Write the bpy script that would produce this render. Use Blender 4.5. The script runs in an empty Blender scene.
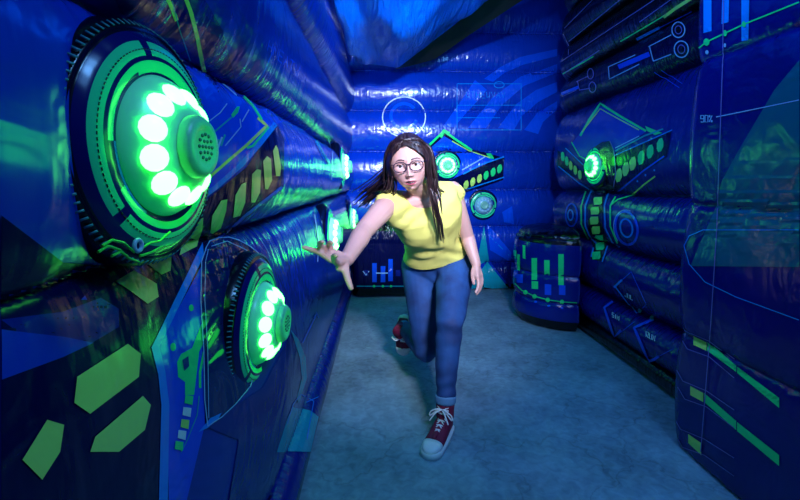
import bpy, bmesh, math, random
from mathutils import Vector, Matrix, noise
from mathutils.bvhtree import BVHTree
from mathutils.geometry import tessellate_polygon
random.seed(7)
SC = bpy.context.scene
COL = SC.collection
PI = math.pi

# ------------------------------------------------------------ camera
FPX, CX, CY, H = 450.0, 399.5, 225.0, 1.15
PIT, YAW = math.radians(5.7), math.radians(2.35)
fw = Vector((math.sin(YAW)*math.cos(PIT), math.cos(YAW)*math.cos(PIT), -math.sin(PIT)))
rt = Vector((math.cos(YAW), -math.sin(YAW), 0))
up = rt.cross(fw)
EYE = Vector((0, 0, H))
cam = bpy.data.objects.new('camera', bpy.data.cameras.new('camera'))
COL.objects.link(cam)
cam.matrix_world = Matrix.Translation(EYE) @ Matrix((rt, up, -fw)).transposed().to_4x4()
cam.data.sensor_width = 36
cam.data.lens = FPX/800*36
cam.data.shift_y = -25/800
cam.data.shift_x = 0.5/800
cam.data.clip_start = 0.02
SC.camera = cam

# ------------------------------------------------------------ world, lamps, exposure
SC.view_settings.view_transform = 'Standard'
SC.view_settings.look = 'None'
SC.view_settings.gamma = 1
SC.view_settings.exposure = 0.0
w = bpy.data.worlds.new('night'); SC.world = w; w.use_nodes = True
w.node_tree.nodes['Background'].inputs[0].default_value = (0.05, 0.16, 1.0, 1)
w.node_tree.nodes['Background'].inputs[1].default_value = 0.035

def area(name, loc, target, size, power, color, sy=None, spread=None):
    l = bpy.data.lights.new(name, 'AREA'); l.energy = power; l.color = color
    l.size = size
    if sy: l.shape = 'RECTANGLE'; l.size_y = sy
    if spread: l.spread = spread
    o = bpy.data.objects.new(name, l); COL.objects.link(o)
    o.location = loc
    o.rotation_euler = (Vector(target)-Vector(loc)).to_track_quat('-Z', 'Y').to_euler()
    return o
area('key_lamp', (0.50, -0.05, 1.95), (0.20, 2.0, 1.12), 0.26, 10.5, (0.68, 0.70, 1.0), spread=math.radians(46))
area('blue_ceiling_lamp', (0.60, 1.35, 2.35), (0.7, 4.2, 0.9), 0.35, 16, (0.14, 0.45, 1.0))
area('blue_front_lamp', (0.95, 0.3, 2.7), (0.2, 1.9, 0.1), 0.5, 24, (0.14, 0.43, 1.0))
area('strip_lamp', (0.34, 0.35, 2.12), (0.25, 4.6, 1.7), 0.07, 13, (0.62, 0.80, 1.0), spread=math.radians(50))
area('tarp_fill', (0.55, 1.75, 1.98), (0.05, 3.5, 2.35), 0.16, 8, (0.10, 0.42, 1.0), spread=math.radians(90))  # unseen fill light, added to brighten the underside of the tarp

def at_z(x, y, z): d = pray(x, y); return EYE + d*((z-H)/d.z)
def pray(x, y): return fw + rt*((x-CX)/FPX) - up*((y-CY)/FPX)
def at_y(x, y, Y): d = pray(x, y); return EYE + d*(Y/d.y)
def at_x(x, y, X): d = pray(x, y); return EYE + d*(X/d.x)

# ------------------------------------------------------------ helpers
def tag(o, label=None, cat=None, group=None, kind=None):
    if label: o['label'] = label
    if cat: o['category'] = cat
    if group: o['group'] = group
    if kind: o['kind'] = kind
    return o
def empty(name, loc=(0, 0, 0)):
    o = bpy.data.objects.new(name, None); COL.objects.link(o); o.location = loc
    o.empty_display_size = 0.05
    return o
def link(name, bm, mats, parent=None, smooth=True, inv=None):
    me = bpy.data.meshes.new(name)
    bm.to_mesh(me); bm.free()
    for m in (mats if isinstance(mats, (list, tuple)) else [mats]): me.materials.append(m)
    if smooth:
        me.polygons.foreach_set('use_smooth', [True]*len(me.polygons))
    o = bpy.data.objects.new(name, me); COL.objects.link(o)
    if parent: o.parent = parent
    return o
def lin(c):
    return tuple((v/255/12.92) if v/255 <= 0.04045 else ((v/255+0.055)/1.055)**2.4 for v in c)

def newmat(name):
    m = bpy.data.materials.new(name); m.use_nodes = True
    return m, m.node_tree.nodes, m.node_tree.links, m.node_tree.nodes['Principled BSDF']
def vinyl(name, rgb, rough=0.21, axis='y', coat=0.0, mottled=0.25, wr=1.0, spec=0.5):
    """glossy printed PVC; wrinkles gather across the seams (vertex attribute pk)"""
    m, N, L, B = newmat(name)
    B.inputs['Roughness'].default_value = rough
    B.inputs['Specular IOR Level'].default_value = spec
    B.inputs['Coat Weight'].default_value = coat
    B.inputs['Coat Roughness'].default_value = 0.12
    tc = N.new('ShaderNodeTexCoord')
    n0 = N.new('ShaderNodeTexNoise'); n0.inputs['Scale'].default_value = 2.3; n0.inputs['Detail'].default_value = 3
    L.new(tc.outputs['Object'], n0.inputs['Vector'])
    mx = N.new('ShaderNodeMix'); mx.data_type = 'RGBA'
    c = lin(rgb)
    mx.inputs['A'].default_value = (*[v*(1-mottled) for v in c], 1)
    mx.inputs['B'].default_value = (*[min(1, v*(1+mottled)) for v in c], 1)
    L.new(n0.outputs['Fac'], mx.inputs['Factor']); L.new(mx.outputs['Result'], B.inputs['Base Color'])
    mp = N.new('ShaderNodeMapping')
    mp.inputs['Scale'].default_value = {'y': (5, 38, 6), 'x': (38, 5, 6), 'n': (9, 9, 9)}[axis]
    L.new(tc.outputs['Object'], mp.inputs['Vector'])
    n1 = N.new('ShaderNodeTexNoise'); n1.inputs['Scale'].default_value = 1; n1.inputs['Detail'].default_value = 2.5
    L.new(mp.outputs['Vector'], n1.inputs['Vector'])
    n2 = N.new('ShaderNodeTexNoise'); n2.inputs['Scale'].default_value = 7; n2.inputs['Detail'].default_value = 2
    n2.inputs['Distortion'].default_value = 1.2
    L.new(tc.outputs['Object'], n2.inputs['Vector'])
    at = N.new('ShaderNodeAttribute'); at.attribute_name = 'pk'
    mu = N.new('ShaderNodeMath'); mu.operation = 'MULTIPLY'
    ad = N.new('ShaderNodeMath'); ad.operation = 'MULTIPLY_ADD'; ad.inputs[1].default_value = 1.7; ad.inputs[2].default_value = 0.045
    L.new(at.outputs['Fac'], ad.inputs[0])
    L.new(n1.outputs['Fac'], mu.inputs[0]); L.new(ad.outputs[0], mu.inputs[1])
    a2 = N.new('ShaderNodeMath'); a2.operation = 'MULTIPLY_ADD'; a2.inputs[1].default_value = 0.34
    L.new(n2.outputs['Fac'], a2.inputs[0]); L.new(mu.outputs[0], a2.inputs[2])
    b = N.new('ShaderNodeBump'); b.inputs['Strength'].default_value = 0.9*wr; b.inputs['Distance'].default_value = 0.021
    L.new(a2.outputs[0], b.inputs['Height']); L.new(b.outputs[0], B.inputs['Normal'])
    return m
def plain(name, rgb, rough=0.5, metal=0, spec=0.5, emit=None, es=0, alpha=1):
    m, N, L, B = newmat(name)
    n0 = N.new('ShaderNodeTexNoise'); n0.inputs['Scale'].default_value = 25
    mx = N.new('ShaderNodeMix'); mx.data_type = 'RGBA'; c = lin(rgb)
    mx.inputs['A'].default_value = (*[v*0.85 for v in c], 1); mx.inputs['B'].default_value = (*[min(1, v*1.12) for v in c], 1)
    L.new(n0.outputs['Fac'], mx.inputs['Factor']); L.new(mx.outputs['Result'], B.inputs['Base Color'])
    B.inputs['Roughness'].default_value = rough; B.inputs['Metallic'].default_value = metal
    B.inputs['Specular IOR Level'].default_value = spec
    if emit:
        B.inputs['Emission Color'].default_value = (*emit, 1); B.inputs['Emission Strength'].default_value = es
    return m

PAL = dict(royal=(0, 72, 232), deep=(0, 26, 125), navy=(3, 8, 60), black=(3, 3, 14),
           sky=(0, 135, 255), lime=(196, 255, 110), green=(30, 242, 130), teal=(10, 165, 185),
           mid=(0, 54, 182), pale=(150, 190, 255), lav=(115, 105, 190), navy2=(2, 8, 110), teal2=(4, 95, 120), pocket=(10, 34, 96), blue3=(0, 40, 150), blue2=(0, 80, 240), white=(225, 235, 255))
KEYS = list(PAL)
SETS = {}
def palette(axis):
    if axis not in SETS:
        SETS[axis] = [vinyl('vinyl_%s_%s' % (k, axis), PAL[k], axis=axis if k != 'pocket' else 'n', wr=2.6 if k == 'pocket' else 1.0, rough=.14 if k == 'pocket' else .21, spec=.22 if k == 'navy' else .5) for k in KEYS]
    return SETS[axis]
def mi(k): return KEYS.index(k)

class Surf:
    """an inflated skin: a fine grid pushed out into tubes, then the print laid on it as conforming faces"""
    def __init__(s, name, axis, base):
        s.name, s.axis, s.base = name, axis, base
        s.bm = bmesh.new(); s.pk = s.bm.verts.layers.float.new('pk'); s.n = 0
    def grid(s, us, vs, fn, mat=None, flip=False):
        rows = []
        for v in vs:
            row = []
            for u in us:
                p, k = fn(u, v)
                q = s.bm.verts.new(p); q[s.pk] = k; row.append(q)
            rows.append(row)
        for j in range(len(vs)-1):
            for i in range(len(us)-1):
                f = [rows[j][i], rows[j][i+1], rows[j+1][i+1], rows[j+1][i]]
                if flip: f.reverse()
                fc = s.bm.faces.new(f)
                um = (us[i]+us[i+1])/2; vm = (vs[j]+vs[j+1])/2
                fc.material_index = mi(mat(um, vm) if callable(mat) else (mat or s.base))
    def ready(s):
        s.bm.normal_update(); s.tree = BVHTree.FromBMesh(s.bm)
        s.bm.verts.ensure_lookup_table(); s.bm.faces.ensure_lookup_table()
        s.fp = [sum(v[s.pk] for v in f.verts)/len(f.verts) for f in s.bm.faces]
    def hit(s, x, y):
        d = pray(x, y).normalized()
        loc, nor, idx, dist = s.tree.ray_cast(EYE, d)
        if loc is None: return None
        if nor.dot(d) > 0: nor = -nor
        return loc, nor, idx, dist
    def poly(s, pts, mat, step=3.0, layer=0):
        t = bmesh.new()
        vs = [t.verts.new((x, y, 0)) for x, y in pts]
        for a, b, c in tessellate_polygon([[Vector((x, y, 0)) for x, y in pts]]):
            try: t.faces.new((vs[a], vs[b], vs[c]))
            except ValueError: pass
        xs = [p[0] for p in pts]; ys = [p[1] for p in pts]
        for lo, hi, no in ((min(xs), max(xs), (1, 0, 0)), (min(ys), max(ys), (0, 1, 0))):
            n = int((hi-lo)/step)
            for i in range(1, n+1):
                c = lo+(hi-lo)*i/(n+1)
                bmesh.ops.bisect_plane(t, geom=t.verts[:]+t.edges[:]+t.faces[:], plane_co=Vector(no)*c, plane_no=no)
        mp = {}
        s.n += 1
        for v in t.verts:
            h = s.hit(v.co.x, v.co.y)
            if h is None: mp[v] = None; continue
            loc, nor, idx, dist = h
            off = 0.0008 + 0.0006*dist + layer*(0.0004+0.00025*dist) + (s.n % 17)*0.00003
            q = s.bm.verts.new(loc + nor*off); q[s.pk] = s.fp[idx]
            mp[v] = (q, dist)
        for f in t.faces:
            m = [mp[v] for v in f.verts]
            if any(a is None for a in m): continue
            ds = [a[1] for a in m]
            if max(ds)-min(ds) > 0.10+0.05*min(ds): continue
            try:
                nf = s.bm.faces.new([a[0] for a in m]); nf.material_index = mi(mat)
            except ValueError: continue
            nf.normal_update()
            if nf.normal.dot(EYE-m[0][0].co) < 0: nf.normal_flip()
        t.free()
    def line(s, pts, wd, mat, closed=False, layer=1):
        P = [Vector(p) for p in pts]
        # densify
        Q = []
        seq = P+[P[0]] if closed else P
        for a, b in zip(seq, seq[1:]):
            n = max(1, int((b-a).length/4))
            for i in range(n): Q.append(a+(b-a)*i/n)
        if not closed: Q.append(seq[-1])
        n = len(Q); L, R = [], []
        for i in range(n):
            if closed: d = Q[(i+1) % n]-Q[i-1]
            else: d = Q[min(i+1, n-1)]-Q[max(i-1, 0)]
            if d.length < 1e-6: d = Vector((1, 0))
            nn = Vector((-d.y, d.x)).normalized()*wd/2
            L.append(Q[i]+nn); R.append(Q[i]-nn)
        idx = range(n) if closed else range(n-1)
        s.n += 1
        cache = {}
        def vt(side, i):
            k = (side, i)
            if k not in cache:
                p = (L if side else R)[i]; h = s.hit(p.x, p.y)
                if h is None: cache[k] = None
                else:
                    off = 0.0008+0.0006*h[3]+layer*(0.0004+0.00025*h[3])+(s.n % 17)*0.00003
                    q = s.bm.verts.new(h[0]+h[1]*off); q[s.pk] = s.fp[h[2]]; cache[k] = (q, h[3])
            return cache[k]
        for i in idx:
            j = (i+1) % n
            m = [vt(0, i), vt(0, j), vt(1, j), vt(1, i)]
            if any(a is None for a in m): continue
            ds = [a[1] for a in m]
            if max(ds)-min(ds) > 0.12+0.05*min(ds): continue
            try: nf = s.bm.faces.new([a[0] for a in m])
            except ValueError: continue
            nf.material_index = mi(mat); nf.normal_update()
            if nf.normal.dot(EYE-m[0][0].co) < 0: nf.normal_flip()
    def ring(s, cx, cy, rx, ry, wd, mat, a0=0, a1=360, layer=1, rot=0):
        c, sn = math.cos(math.radians(rot)), math.sin(math.radians(rot))
        n = 40; full = a1-a0 >= 360
        pts = []
        for i in range(n if full else n+1):
            a = math.radians(a0+(a1-a0)*i/n); x, y = rx*math.cos(a), ry*math.sin(a)
            pts.append((cx+x*c-y*sn, cy+x*sn+y*c))
        s.line(pts, wd, mat, closed=full, layer=layer)
    def disc(s, cx, cy, rx, ry, mat, layer=1):
        s.poly([(cx+rx*math.cos(2*PI*i/16), cy+ry*math.sin(2*PI*i/16)) for i in range(16)], mat, layer=layer)
    def hexa(s, cx, cy, w_, h_, mat, sk=0.0, layer=2):
        k = h_*0.28
        pts = [(-w_/2, -h_/2+k), (-w_*.15, -h_/2), (w_*.3, -h_/2), (w_/2, -h_/2+k), (w_/2, h_/2-k), (w_*.15, h_/2), (-w_*.3, h_/2), (-w_/2, h_/2-k)]
        s.poly([(cx+x, cy+y-sk*x) for x, y in pts], mat, layer=layer)
    def build(s, kind=None, parent=None):
        o = link(s.name, s.bm, palette(s.axis), parent)
        if kind: o['kind'] = kind
        return o
GLY = {'9': [[(1, 1), (1, 0), (0, 0), (0, 1), (1, 1), (1, 2), (0, 2)]], '0': [[(0, 0), (1, 0), (1, 2), (0, 2), (0, 0)]],
       '%': [[(0, 2), (1, 0)], [(0, 0), (.3, 0), (.3, .5), (0, .5), (0, 0)], [(.7, 1.5), (1, 1.5), (1, 2), (.7, 2), (.7, 1.5)]],
       'J': [[(1, 0), (1, 2), (0, 2), (0, 1.4)]], 'U': [[(0, 0), (0, 2), (1, 2), (1, 0)]], 'L': [[(0, 0), (0, 2), (1, 2)]],
       'S': [[(1, 0), (0, 0), (0, 1), (1, 1), (1, 2), (0, 2)]], 'I': [[(.5, 0), (.5, 2)]], 'M': [[(0, 2), (0, 0), (.5, 1), (1, 0), (1, 2)]],
       'R': [[(0, 2), (0, 0), (1, 0), (1, 1), (0, 1), (1, 2)]], 'N': [[(0, 2), (0, 0), (1, 2), (1, 0)]], 'H': [[(0, 0), (0, 2)], [(1, 0), (1, 2)], [(0, 1), (1, 1)]],
       'T': [[(0, 0), (1, 0)], [(.5, 0), (.5, 2)]], 'E': [[(1, 0), (0, 0), (0, 2), (1, 2)], [(0, 1), (.8, 1)]], 'W': [[(0, 0), (.25, 2), (.5, 1), (.75, 2), (1, 0)]],
       'A': [[(0, 2), (.5, 0), (1, 2)], [(.2, 1.2), (.8, 1.2)]], 'O': [[(0, 0), (1, 0), (1, 2), (0, 2), (0, 0)]], 'V': [[(0, 0), (.5, 2), (1, 0)]]}
def text(s, string, x, y, cw, ch, mat, dx=(1, 0), dy=(0, 1), wd=0.8):
    for i, c in enumerate(string):
        for st in GLY.get(c, []):
            s.line([(x+dx[0]*cw*(i*1.4+a)+dy[0]*ch*b/2, y+dx[1]*cw*(i*1.4+a)+dy[1]*ch*b/2) for a, b in st], wd, mat, layer=3)

def lerp(a, b, t): return a+(b-a)*t
def frange(a, b, n): return [a+(b-a)*i/(n-1) for i in range(n)]
def tube_levels(seams, per):
    out = []
    for a, b in zip(seams, seams[1:]):
        for i in range(per): out.append(lerp(a, b, 0.5-0.5*math.cos(PI*i/per)))
    out.append(seams[-1]); return out
def tube(z, seams, pw=0.5):
    """0 at a seam, 1 at the crown of the tube; and how near the seam"""
    for a, b in zip(seams, seams[1:]):
        if z <= b+1e-9:
            t = max(-1, min(1, (z-(a+b)/2)/((b-a)/2)))
            k = max(0, 1-t*t)**pw
            return k, math.exp(-(1-abs(t))*(b-a)/0.10)
    return 0, 1
def nz(x, y, z): return noise.noise(Vector((x, y, z)))

# ------------------------------------------------------------ floor
m, N, L, B = newmat('concrete')
tc = N.new('ShaderNodeTexCoord')
n1 = N.new('ShaderNodeTexNoise'); n1.inputs['Scale'].default_value = 3.2; n1.inputs['Detail'].default_value = 8
n2 = N.new('ShaderNodeTexNoise'); n2.inputs['Scale'].default_value = 26; n2.inputs['Detail'].default_value = 5; n2.inputs['Distortion'].default_value = .8
vo = N.new('ShaderNodeTexVoronoi'); vo.feature = 'DISTANCE_TO_EDGE'; vo.inputs['Scale'].default_value = 1.7
nd = N.new('ShaderNodeTexNoise'); nd.inputs['Scale'].default_value = 5; nd.inputs['Detail'].default_value = 6
va = N.new('ShaderNodeVectorMath'); va.operation = 'MULTIPLY_ADD'; va.inputs[1].default_value = (.5, .5, 0)
L.new(tc.outputs['Object'], nd.inputs['Vector']); L.new(nd.outputs['Color'], va.inputs[0]); L.new(tc.outputs['Object'], va.inputs[2])
L.new(va.outputs[0], vo.inputs['Vector'])
for n in (n1, n2): L.new(tc.outputs['Object'], n.inputs['Vector'])
cr = N.new('ShaderNodeValToRGB'); cr.color_ramp.elements[0].color = (*lin((92, 118, 134)), 1); cr.color_ramp.elements[1].color = (*lin((138, 172, 190)), 1)
cr.color_ramp.elements[0].position = .35; cr.color_ramp.elements[1].position = .68
ma = N.new('ShaderNodeMath'); ma.operation = 'MULTIPLY_ADD'; ma.inputs[1].default_value = .45
mb = N.new('ShaderNodeMath'); mb.operation = 'MULTIPLY'; mb.inputs[1].default_value = .58
L.new(n1.outputs[0], mb.inputs[0]); L.new(n2.outputs[0], ma.inputs[0]); L.new(mb.outputs[0], ma.inputs[2]); L.new(ma.outputs[0], cr.inputs[0])
ck = N.new('ShaderNodeMapRange'); ck.inputs['From Min'].default_value = 0; ck.inputs['From Max'].default_value = .012
ck.inputs['To Min'].default_value = .72; ck.inputs['To Max'].default_value = 1
L.new(vo.outputs['Distance'], ck.inputs['Value'])
mm = N.new('ShaderNodeMix'); mm.data_type = 'RGBA'; mm.blend_type = 'MULTIPLY'; mm.inputs['Factor'].default_value = 1
L.new(cr.outputs[0], mm.inputs['A']); L.new(ck.outputs[0], mm.inputs['B']); L.new(mm.outputs['Result'], B.inputs['Base Color'])
B.inputs['Roughness'].default_value = .62
bp = N.new('ShaderNodeBump'); bp.inputs['Strength'].default_value = .35; bp.inputs['Distance'].default_value = .01
L.new(ma.outputs[0], bp.inputs['Height']); L.new(bp.outputs[0], B.inputs['Normal'])
CONC = m
bm = bmesh.new()
vs = [bm.verts.new(p) for p in ((-1.5, -1.5, 0), (3.5, -1.5, 0), (3.5, 6, 0), (-1.5, 6, 0))]
bm.faces.new(vs)
o = link('floor', bm, CONC, smooth=False); o['kind'] = 'structure'

# ------------------------------------------------------------ left wall
LS = [0.19, 1.03, 1.38, 1.80, 2.25, 2.75]
S = Surf('wall_left', 'y', 'mid')
def left_pt(y, z):
    k, pk = tube(z, LS, .42)
    if z < 1.03: k, pk = tube(z, LS, .36)
    amp = 0.135
    base = -0.405
    if z > 1.38: amp = .13+.02*nz(y*.9, 3, z)
    if z > 1.80: amp = .15
    amp -= .078*max(0, min(1, (1.25-y)/.5))*(1 if z < 1.38 else .3)
    wob = .006*nz(y*2.1, z*3, 1.3)+.015*pk*nz(y*16, z*1.5, .7)
    seamz = .018*nz(y*1.1, 0, round(z))*(1 if z > .3 else 0)
    return Vector((base+amp*k+wob+.0, y, z+seamz)), pk*max(.03, min(1, (y-.5)/1.3))
ys = [-0.6+i*.03 for i in range(20)]+[0+i*.012 for i in range(125)]+[1.5+i*.022 for i in range(143)]
zs = tube_levels(LS, 26)
S.grid(ys, zs, left_pt, lambda y, z: 'mid' if 1.03 < z < 1.38 else 'blue3', flip=True)
# low base roll along the floor
def left_base(y, a):
    r = .088; ang = -PI/2+a*PI*1.02
    return Vector((-.368+r*math.cos(ang)+.003*nz(y*5, a, 0), y, .092+r*math.sin(ang))), .3*abs(2*a-1)
S.grid(ys[::3], frange(0, 1, 14), left_base, lambda u, v: 'deep' if v > .52 else 'black', flip=True)  # lower half black: shade of the gap at the floor painted in
S.ready()
# print: dark and bright panels
S.poly([(0, 215), (62, 262), (140, 268), (188, 214), (246, 167), (276, 122), (284, 140), (283, 186), (212, 247), (203, 262), (158, 348), (168, 400), (170, 520), (0, 520)], 'navy', 4)
S.poly([(62, 312), (100, 298), (118, 309), (118, 327), (86, 346), (30, 342), (0, 320)], 'deep', 4)
S.poly([(0, 330), (62, 337), (92, 343), (62, 357), (0, 380)], 'mid', 4, 1)
S.poly([(160, 42), (185, 60), (240, 94), (290, 120), (276, 124), (246, 162), (190, 208), (150, 180)], 'royal', 4)
S.poly([(203, 262), (204, 425), (186, 500), (168, 520), (166, 400), (156, 348)], 'royal', 4)
S.line([(190, 205), (215, 187), (240, 165), (258, 145), (275, 124)], 5, 'sky')
S.line([(205, 250), (225, 233), (246, 214), (281, 187)], 3, 'blue2')
S.poly([(198, 250), (202, 243), (203, 256), (158, 347), (150, 348)], 'sky', 4, 1)
S.poly([(150, 347), (158, 347), (164, 372), (168, 405), (166, 520), (157, 520), (160, 405), (157, 375)], 'sky', 4, 1)
for h in ([(126, 344), (139, 354), (137, 377), (88, 414), (72, 403), (75, 377)], [(141, 396), (149, 405), (143, 430), (117, 452), (88, 452), (93, 437)],
          [(114, 282), (132, 271), (155, 284), (157, 297), (146, 304), (127, 290)], [(147, 265), (155, 256), (172, 239), (170, 259), (169, 271), (160, 275)],
          [(178, 256), (182, 242), (192, 222), (202, 217), (201, 230), (196, 247)], [(209, 235), (211, 215), (220, 200), (226, 199), (225, 210), (220, 227)],
          [(232, 217), (234, 195), (240, 184), (245, 182), (244, 202), (239, 215)], [(250, 202), (251, 174), (256, 169), (260, 170), (259, 192), (254, 202)],
          [(264, 189), (262, 161), (266, 156), (270, 159), (271, 180), (267, 189)], [(275, 176), (272, 151), (275, 145), (277, 149), (280, 167), (279, 176)],
          [(20, 460), (45, 420), (62, 425), (58, 452), (40, 480)]):
    S.poly(h, 'lime', 4, 2)
# circuit lines of the bright panel
S.line([(205, 180), (228, 160), (246, 145), (266, 126), (257, 118)], 3, 'lime')
S.line([(246, 148), (252, 146), (268, 127)], 2.4, 'green')
S.line([(224, 146), (240, 127), (239, 119)], 1, 'pale')
for i in range(4): S.line([(211+i*3, 152-i*2), (215+i*3, 142-i*2.4)], 1.8, 'teal' if i % 2 else 'pale')
S.line([(214, 77), (236, 96)], 1, 'pale'); S.line([(243, 97), (252, 106), (261, 120)], 2.6, 'green')
S.line([(206, 123), (219, 113), (226, 104)], 1, 'pale'); S.line([(212, 133), (231, 117)], 1.6, 'teal')
S.poly([(230, 115), (236, 107), (239, 107), (237, 113), (232, 118)], 'green', 3, 1)
S.line([(241, 122), (248, 110)], 1, 'pale')
# stripes over the dark upper skin
S.line([(166, -4), (176, 20)], 4, 'lime'); S.line([(184, -4), (190, 12), (196, 35), (204, 72)], 4, 'lime')
S.line([(171, 0), (179, 30), (190, 60)], 1, 'teal')
S.poly([(92, -60), (170, -60), (222, 30), (236, 84), (200, 66), (160, 40), (120, 12)], 'navy2', 4, 0)
# faint lettering and strokes on the upper roll
S.line([(274, 46), (262, 75), (258, 80)], 1, 'blue2')
text(S, 'HMEATW', 268, 40, 4.5, 10, 'blue2', dx=(.85, .75), dy=(-.2, 1), wd=.7)
# print by the lower target
S.disc(190, 308, 2.4, 3.4, 'green'); S.disc(172, 347, 2.8, 4.2, 'green')
S.poly([(200, 325), (204, 318), (204, 340), (198, 352), (196, 370), (193, 395), (184, 395), (184, 382), (177, 377), (176, 362), (180, 354), (191, 348)], 'green', 3, 1)
S.poly([(181, 360), (187, 356), (188, 366), (183, 371)], 'deep', 3, 2)
S.line([(203, 352), (199, 372), (199, 388)], 2.5, 'green')
for x, y, c in ((188, 400, 'green'), (186, 412, 'white'), (184, 424, 'lime'), (181, 435, 'white'), (178, 446, 'green')):
    S.poly([(x-4, y-5), (x+4, y-4), (x+3, y+5), (x-5, y+3)], c, 3, 2)
S.line([(198, 396), (196, 415), (186, 440), (180, 452)], 1, 'teal')
S.poly([(197, 432), (209, 418), (220, 413), (217, 419), (206, 428)], 'sky', 3, 2)
# the dark stitched pocket round the lower target
PK = [(205, 248), (209, 242), (218, 239), (228, 238), (238, 241), (249, 247), (259, 255), (268, 264), (266, 300), (260, 350), (249, 386), (234, 404), (220, 417), (206, 426), (203, 400), (202, 350), (199, 300), (200, 262)]
S.poly(PK, 'pocket', 3, 1)
S.line(PK, 1.0, 'pale', closed=True, layer=3)
S.line([(210, 247), (226, 242), (244, 250), (258, 260)], .7, 'pale', layer=3)
S.line([(207, 250), (204, 262), (203, 300), (206, 350), (207, 418)], .7, 'pale', layer=3)
# lower sweep
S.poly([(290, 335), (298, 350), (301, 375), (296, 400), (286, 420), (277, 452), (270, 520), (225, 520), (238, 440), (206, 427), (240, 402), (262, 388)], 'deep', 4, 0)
S.poly([(290, 330), (298, 340), (305, 358), (306, 378), (298, 404), (296, 398), (301, 378), (299, 358)], 'teal', 3, 1)
S.poly([(287, 417), (292, 407), (310, 411), (318, 417), (310, 452), (276, 452)], 'teal', 1.2, 1)
S.line([(286, 424), (292, 404), (300, 394), (313, 402), (306, 440)], .8, 'sky', layer=3)
S.line([(302, 405), (318, 397)], .7, 'sky'); S.line([(302, 343), (316, 314)], .9, 'blue2'); S.line([(313, 318), (316, 312), (318, 318)], .8, 'blue2')
S.poly([(80, 300), (84, 296), (86, 300)], 'mid', 3, 0)
S.line([(312, 134), (320, 148), (329, 164)], 1.8, 'teal'); S.line([(311, 134), (324, 160)], .8, 'sky')
S.line([(328, 138), (332, 152), (331, 180)], .9, 'pale'); S.line([(314, 215), (318, 240), (317, 262)], 1, 'pale')
S.build('structure')

# ------------------------------------------------------------ back wall
BS = [0.0, .29, .67, 1.05, 1.44, 1.85, 2.24, 2.62, 3.0]
S = Surf('wall_back', 'x', 'mid')
def back_pt(x, z):
    k, pk = tube(z, BS, .5)
    return Vector((x, 4.66-.10*k+.006*nz(x*2, z*3, 8)+.013*pk*nz(x*15, z*1.5, 2), z)), pk
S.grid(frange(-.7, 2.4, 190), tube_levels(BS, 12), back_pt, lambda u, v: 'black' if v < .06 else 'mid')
S.ready()
S.poly([(443, 127), (475, 80), (487, 90), (454, 127)], 'blue2')
S.poly([(484, 79), (500, 67), (520, 57), (557, 49), (557, 56), (522, 65), (506, 72), (493, 82)], 'blue2')
S.poly([(468, 128), (492, 98), (520, 77), (557, 64), (557, 73), (524, 86), (502, 105), (486, 128)], 'blue2')
S.poly([(498, 128), (516, 104), (536, 90), (557, 82), (557, 92), (538, 102), (522, 116), (514, 130)], 'blue2')
S.poly([(524, 130), (538, 112), (557, 101), (557, 110), (543, 122), (538, 134)], 'blue2')
S.line([(457, 84), (521, 84), (521, 130), (457, 130)], .7, 'sky', closed=True)
S.line([(457, 105), (521, 105)], .7, 'sky'); S.line([(457, 118), (500, 118)], .6, 'sky')
S.ring(499, 85, 5, 3, .8, 'sky')
text(S, 'WTHEWVAV', 466, 92, 3.6, 6, 'sky', wd=.6)
S.ring(404, 117, 21.5, 20, 1.1, 'white'); S.ring(404, 116, 13, 12.5, 3, 'blue2', 20, 320)
# armour shaped print round the upper target
S.poly([(412, 172), (427, 146), (444, 131), (472, 149), (504, 158), (503, 180), (462, 194), (440, 190)], 'navy')
S.poly([(428, 150), (444, 136), (470, 152), (495, 160), (463, 174), (450, 180), (430, 165)], 'royal', layer=1)
S.line([(428, 146), (444, 131), (455, 139), (472, 150)], 2.2, 'green', layer=2)
S.line([(440, 137), (444, 131), (449, 134)], 4, 'green', layer=2)
S.line([(452, 141), (474, 153), (490, 158)], .9, 'lime', layer=2)
S.poly([(486, 154), (491, 154), (494, 159), (489, 159)], 'green', layer=2)
S.line([(462, 170), (485, 157)], 1.1, 'pale', layer=2); S.line([(463, 174), (480, 165), (504, 157)], 1.4, 'sky', layer=2)
S.line([(463, 190), (504, 177)], 1.1, 'sky', layer=2)
for x, y, c in ((466, 184.5, 'lime'), (472.6, 181.6, 'lime'), (479.4, 178.3, 'lime'), (486, 175.2, 'green'), (493, 172, 'green'), (499.4, 168.8, 'green')):
    S.hexa(x, y, 4.8, 8, c, .35)
S.poly([(484, 226), (489, 261), (476, 266)], 'teal'); S.poly([(487, 262), (511, 291), (484, 287), (480, 272)], 'teal', layer=1)
S.poly([(487, 224), (511, 252), (511, 262), (490, 250)], 'blue2', layer=1)
S.poly([(490, 262), (511, 263), (511, 288)], 'deep', layer=0)
S.poly([(502, 212), (512, 206), (514, 224), (504, 222)], 'blue2'); S.line([(489, 236), (512, 258)], .8, 'sky')
S.poly([(470, 266), (484, 288), (466, 291)], 'teal')
S.build('structure')

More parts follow.
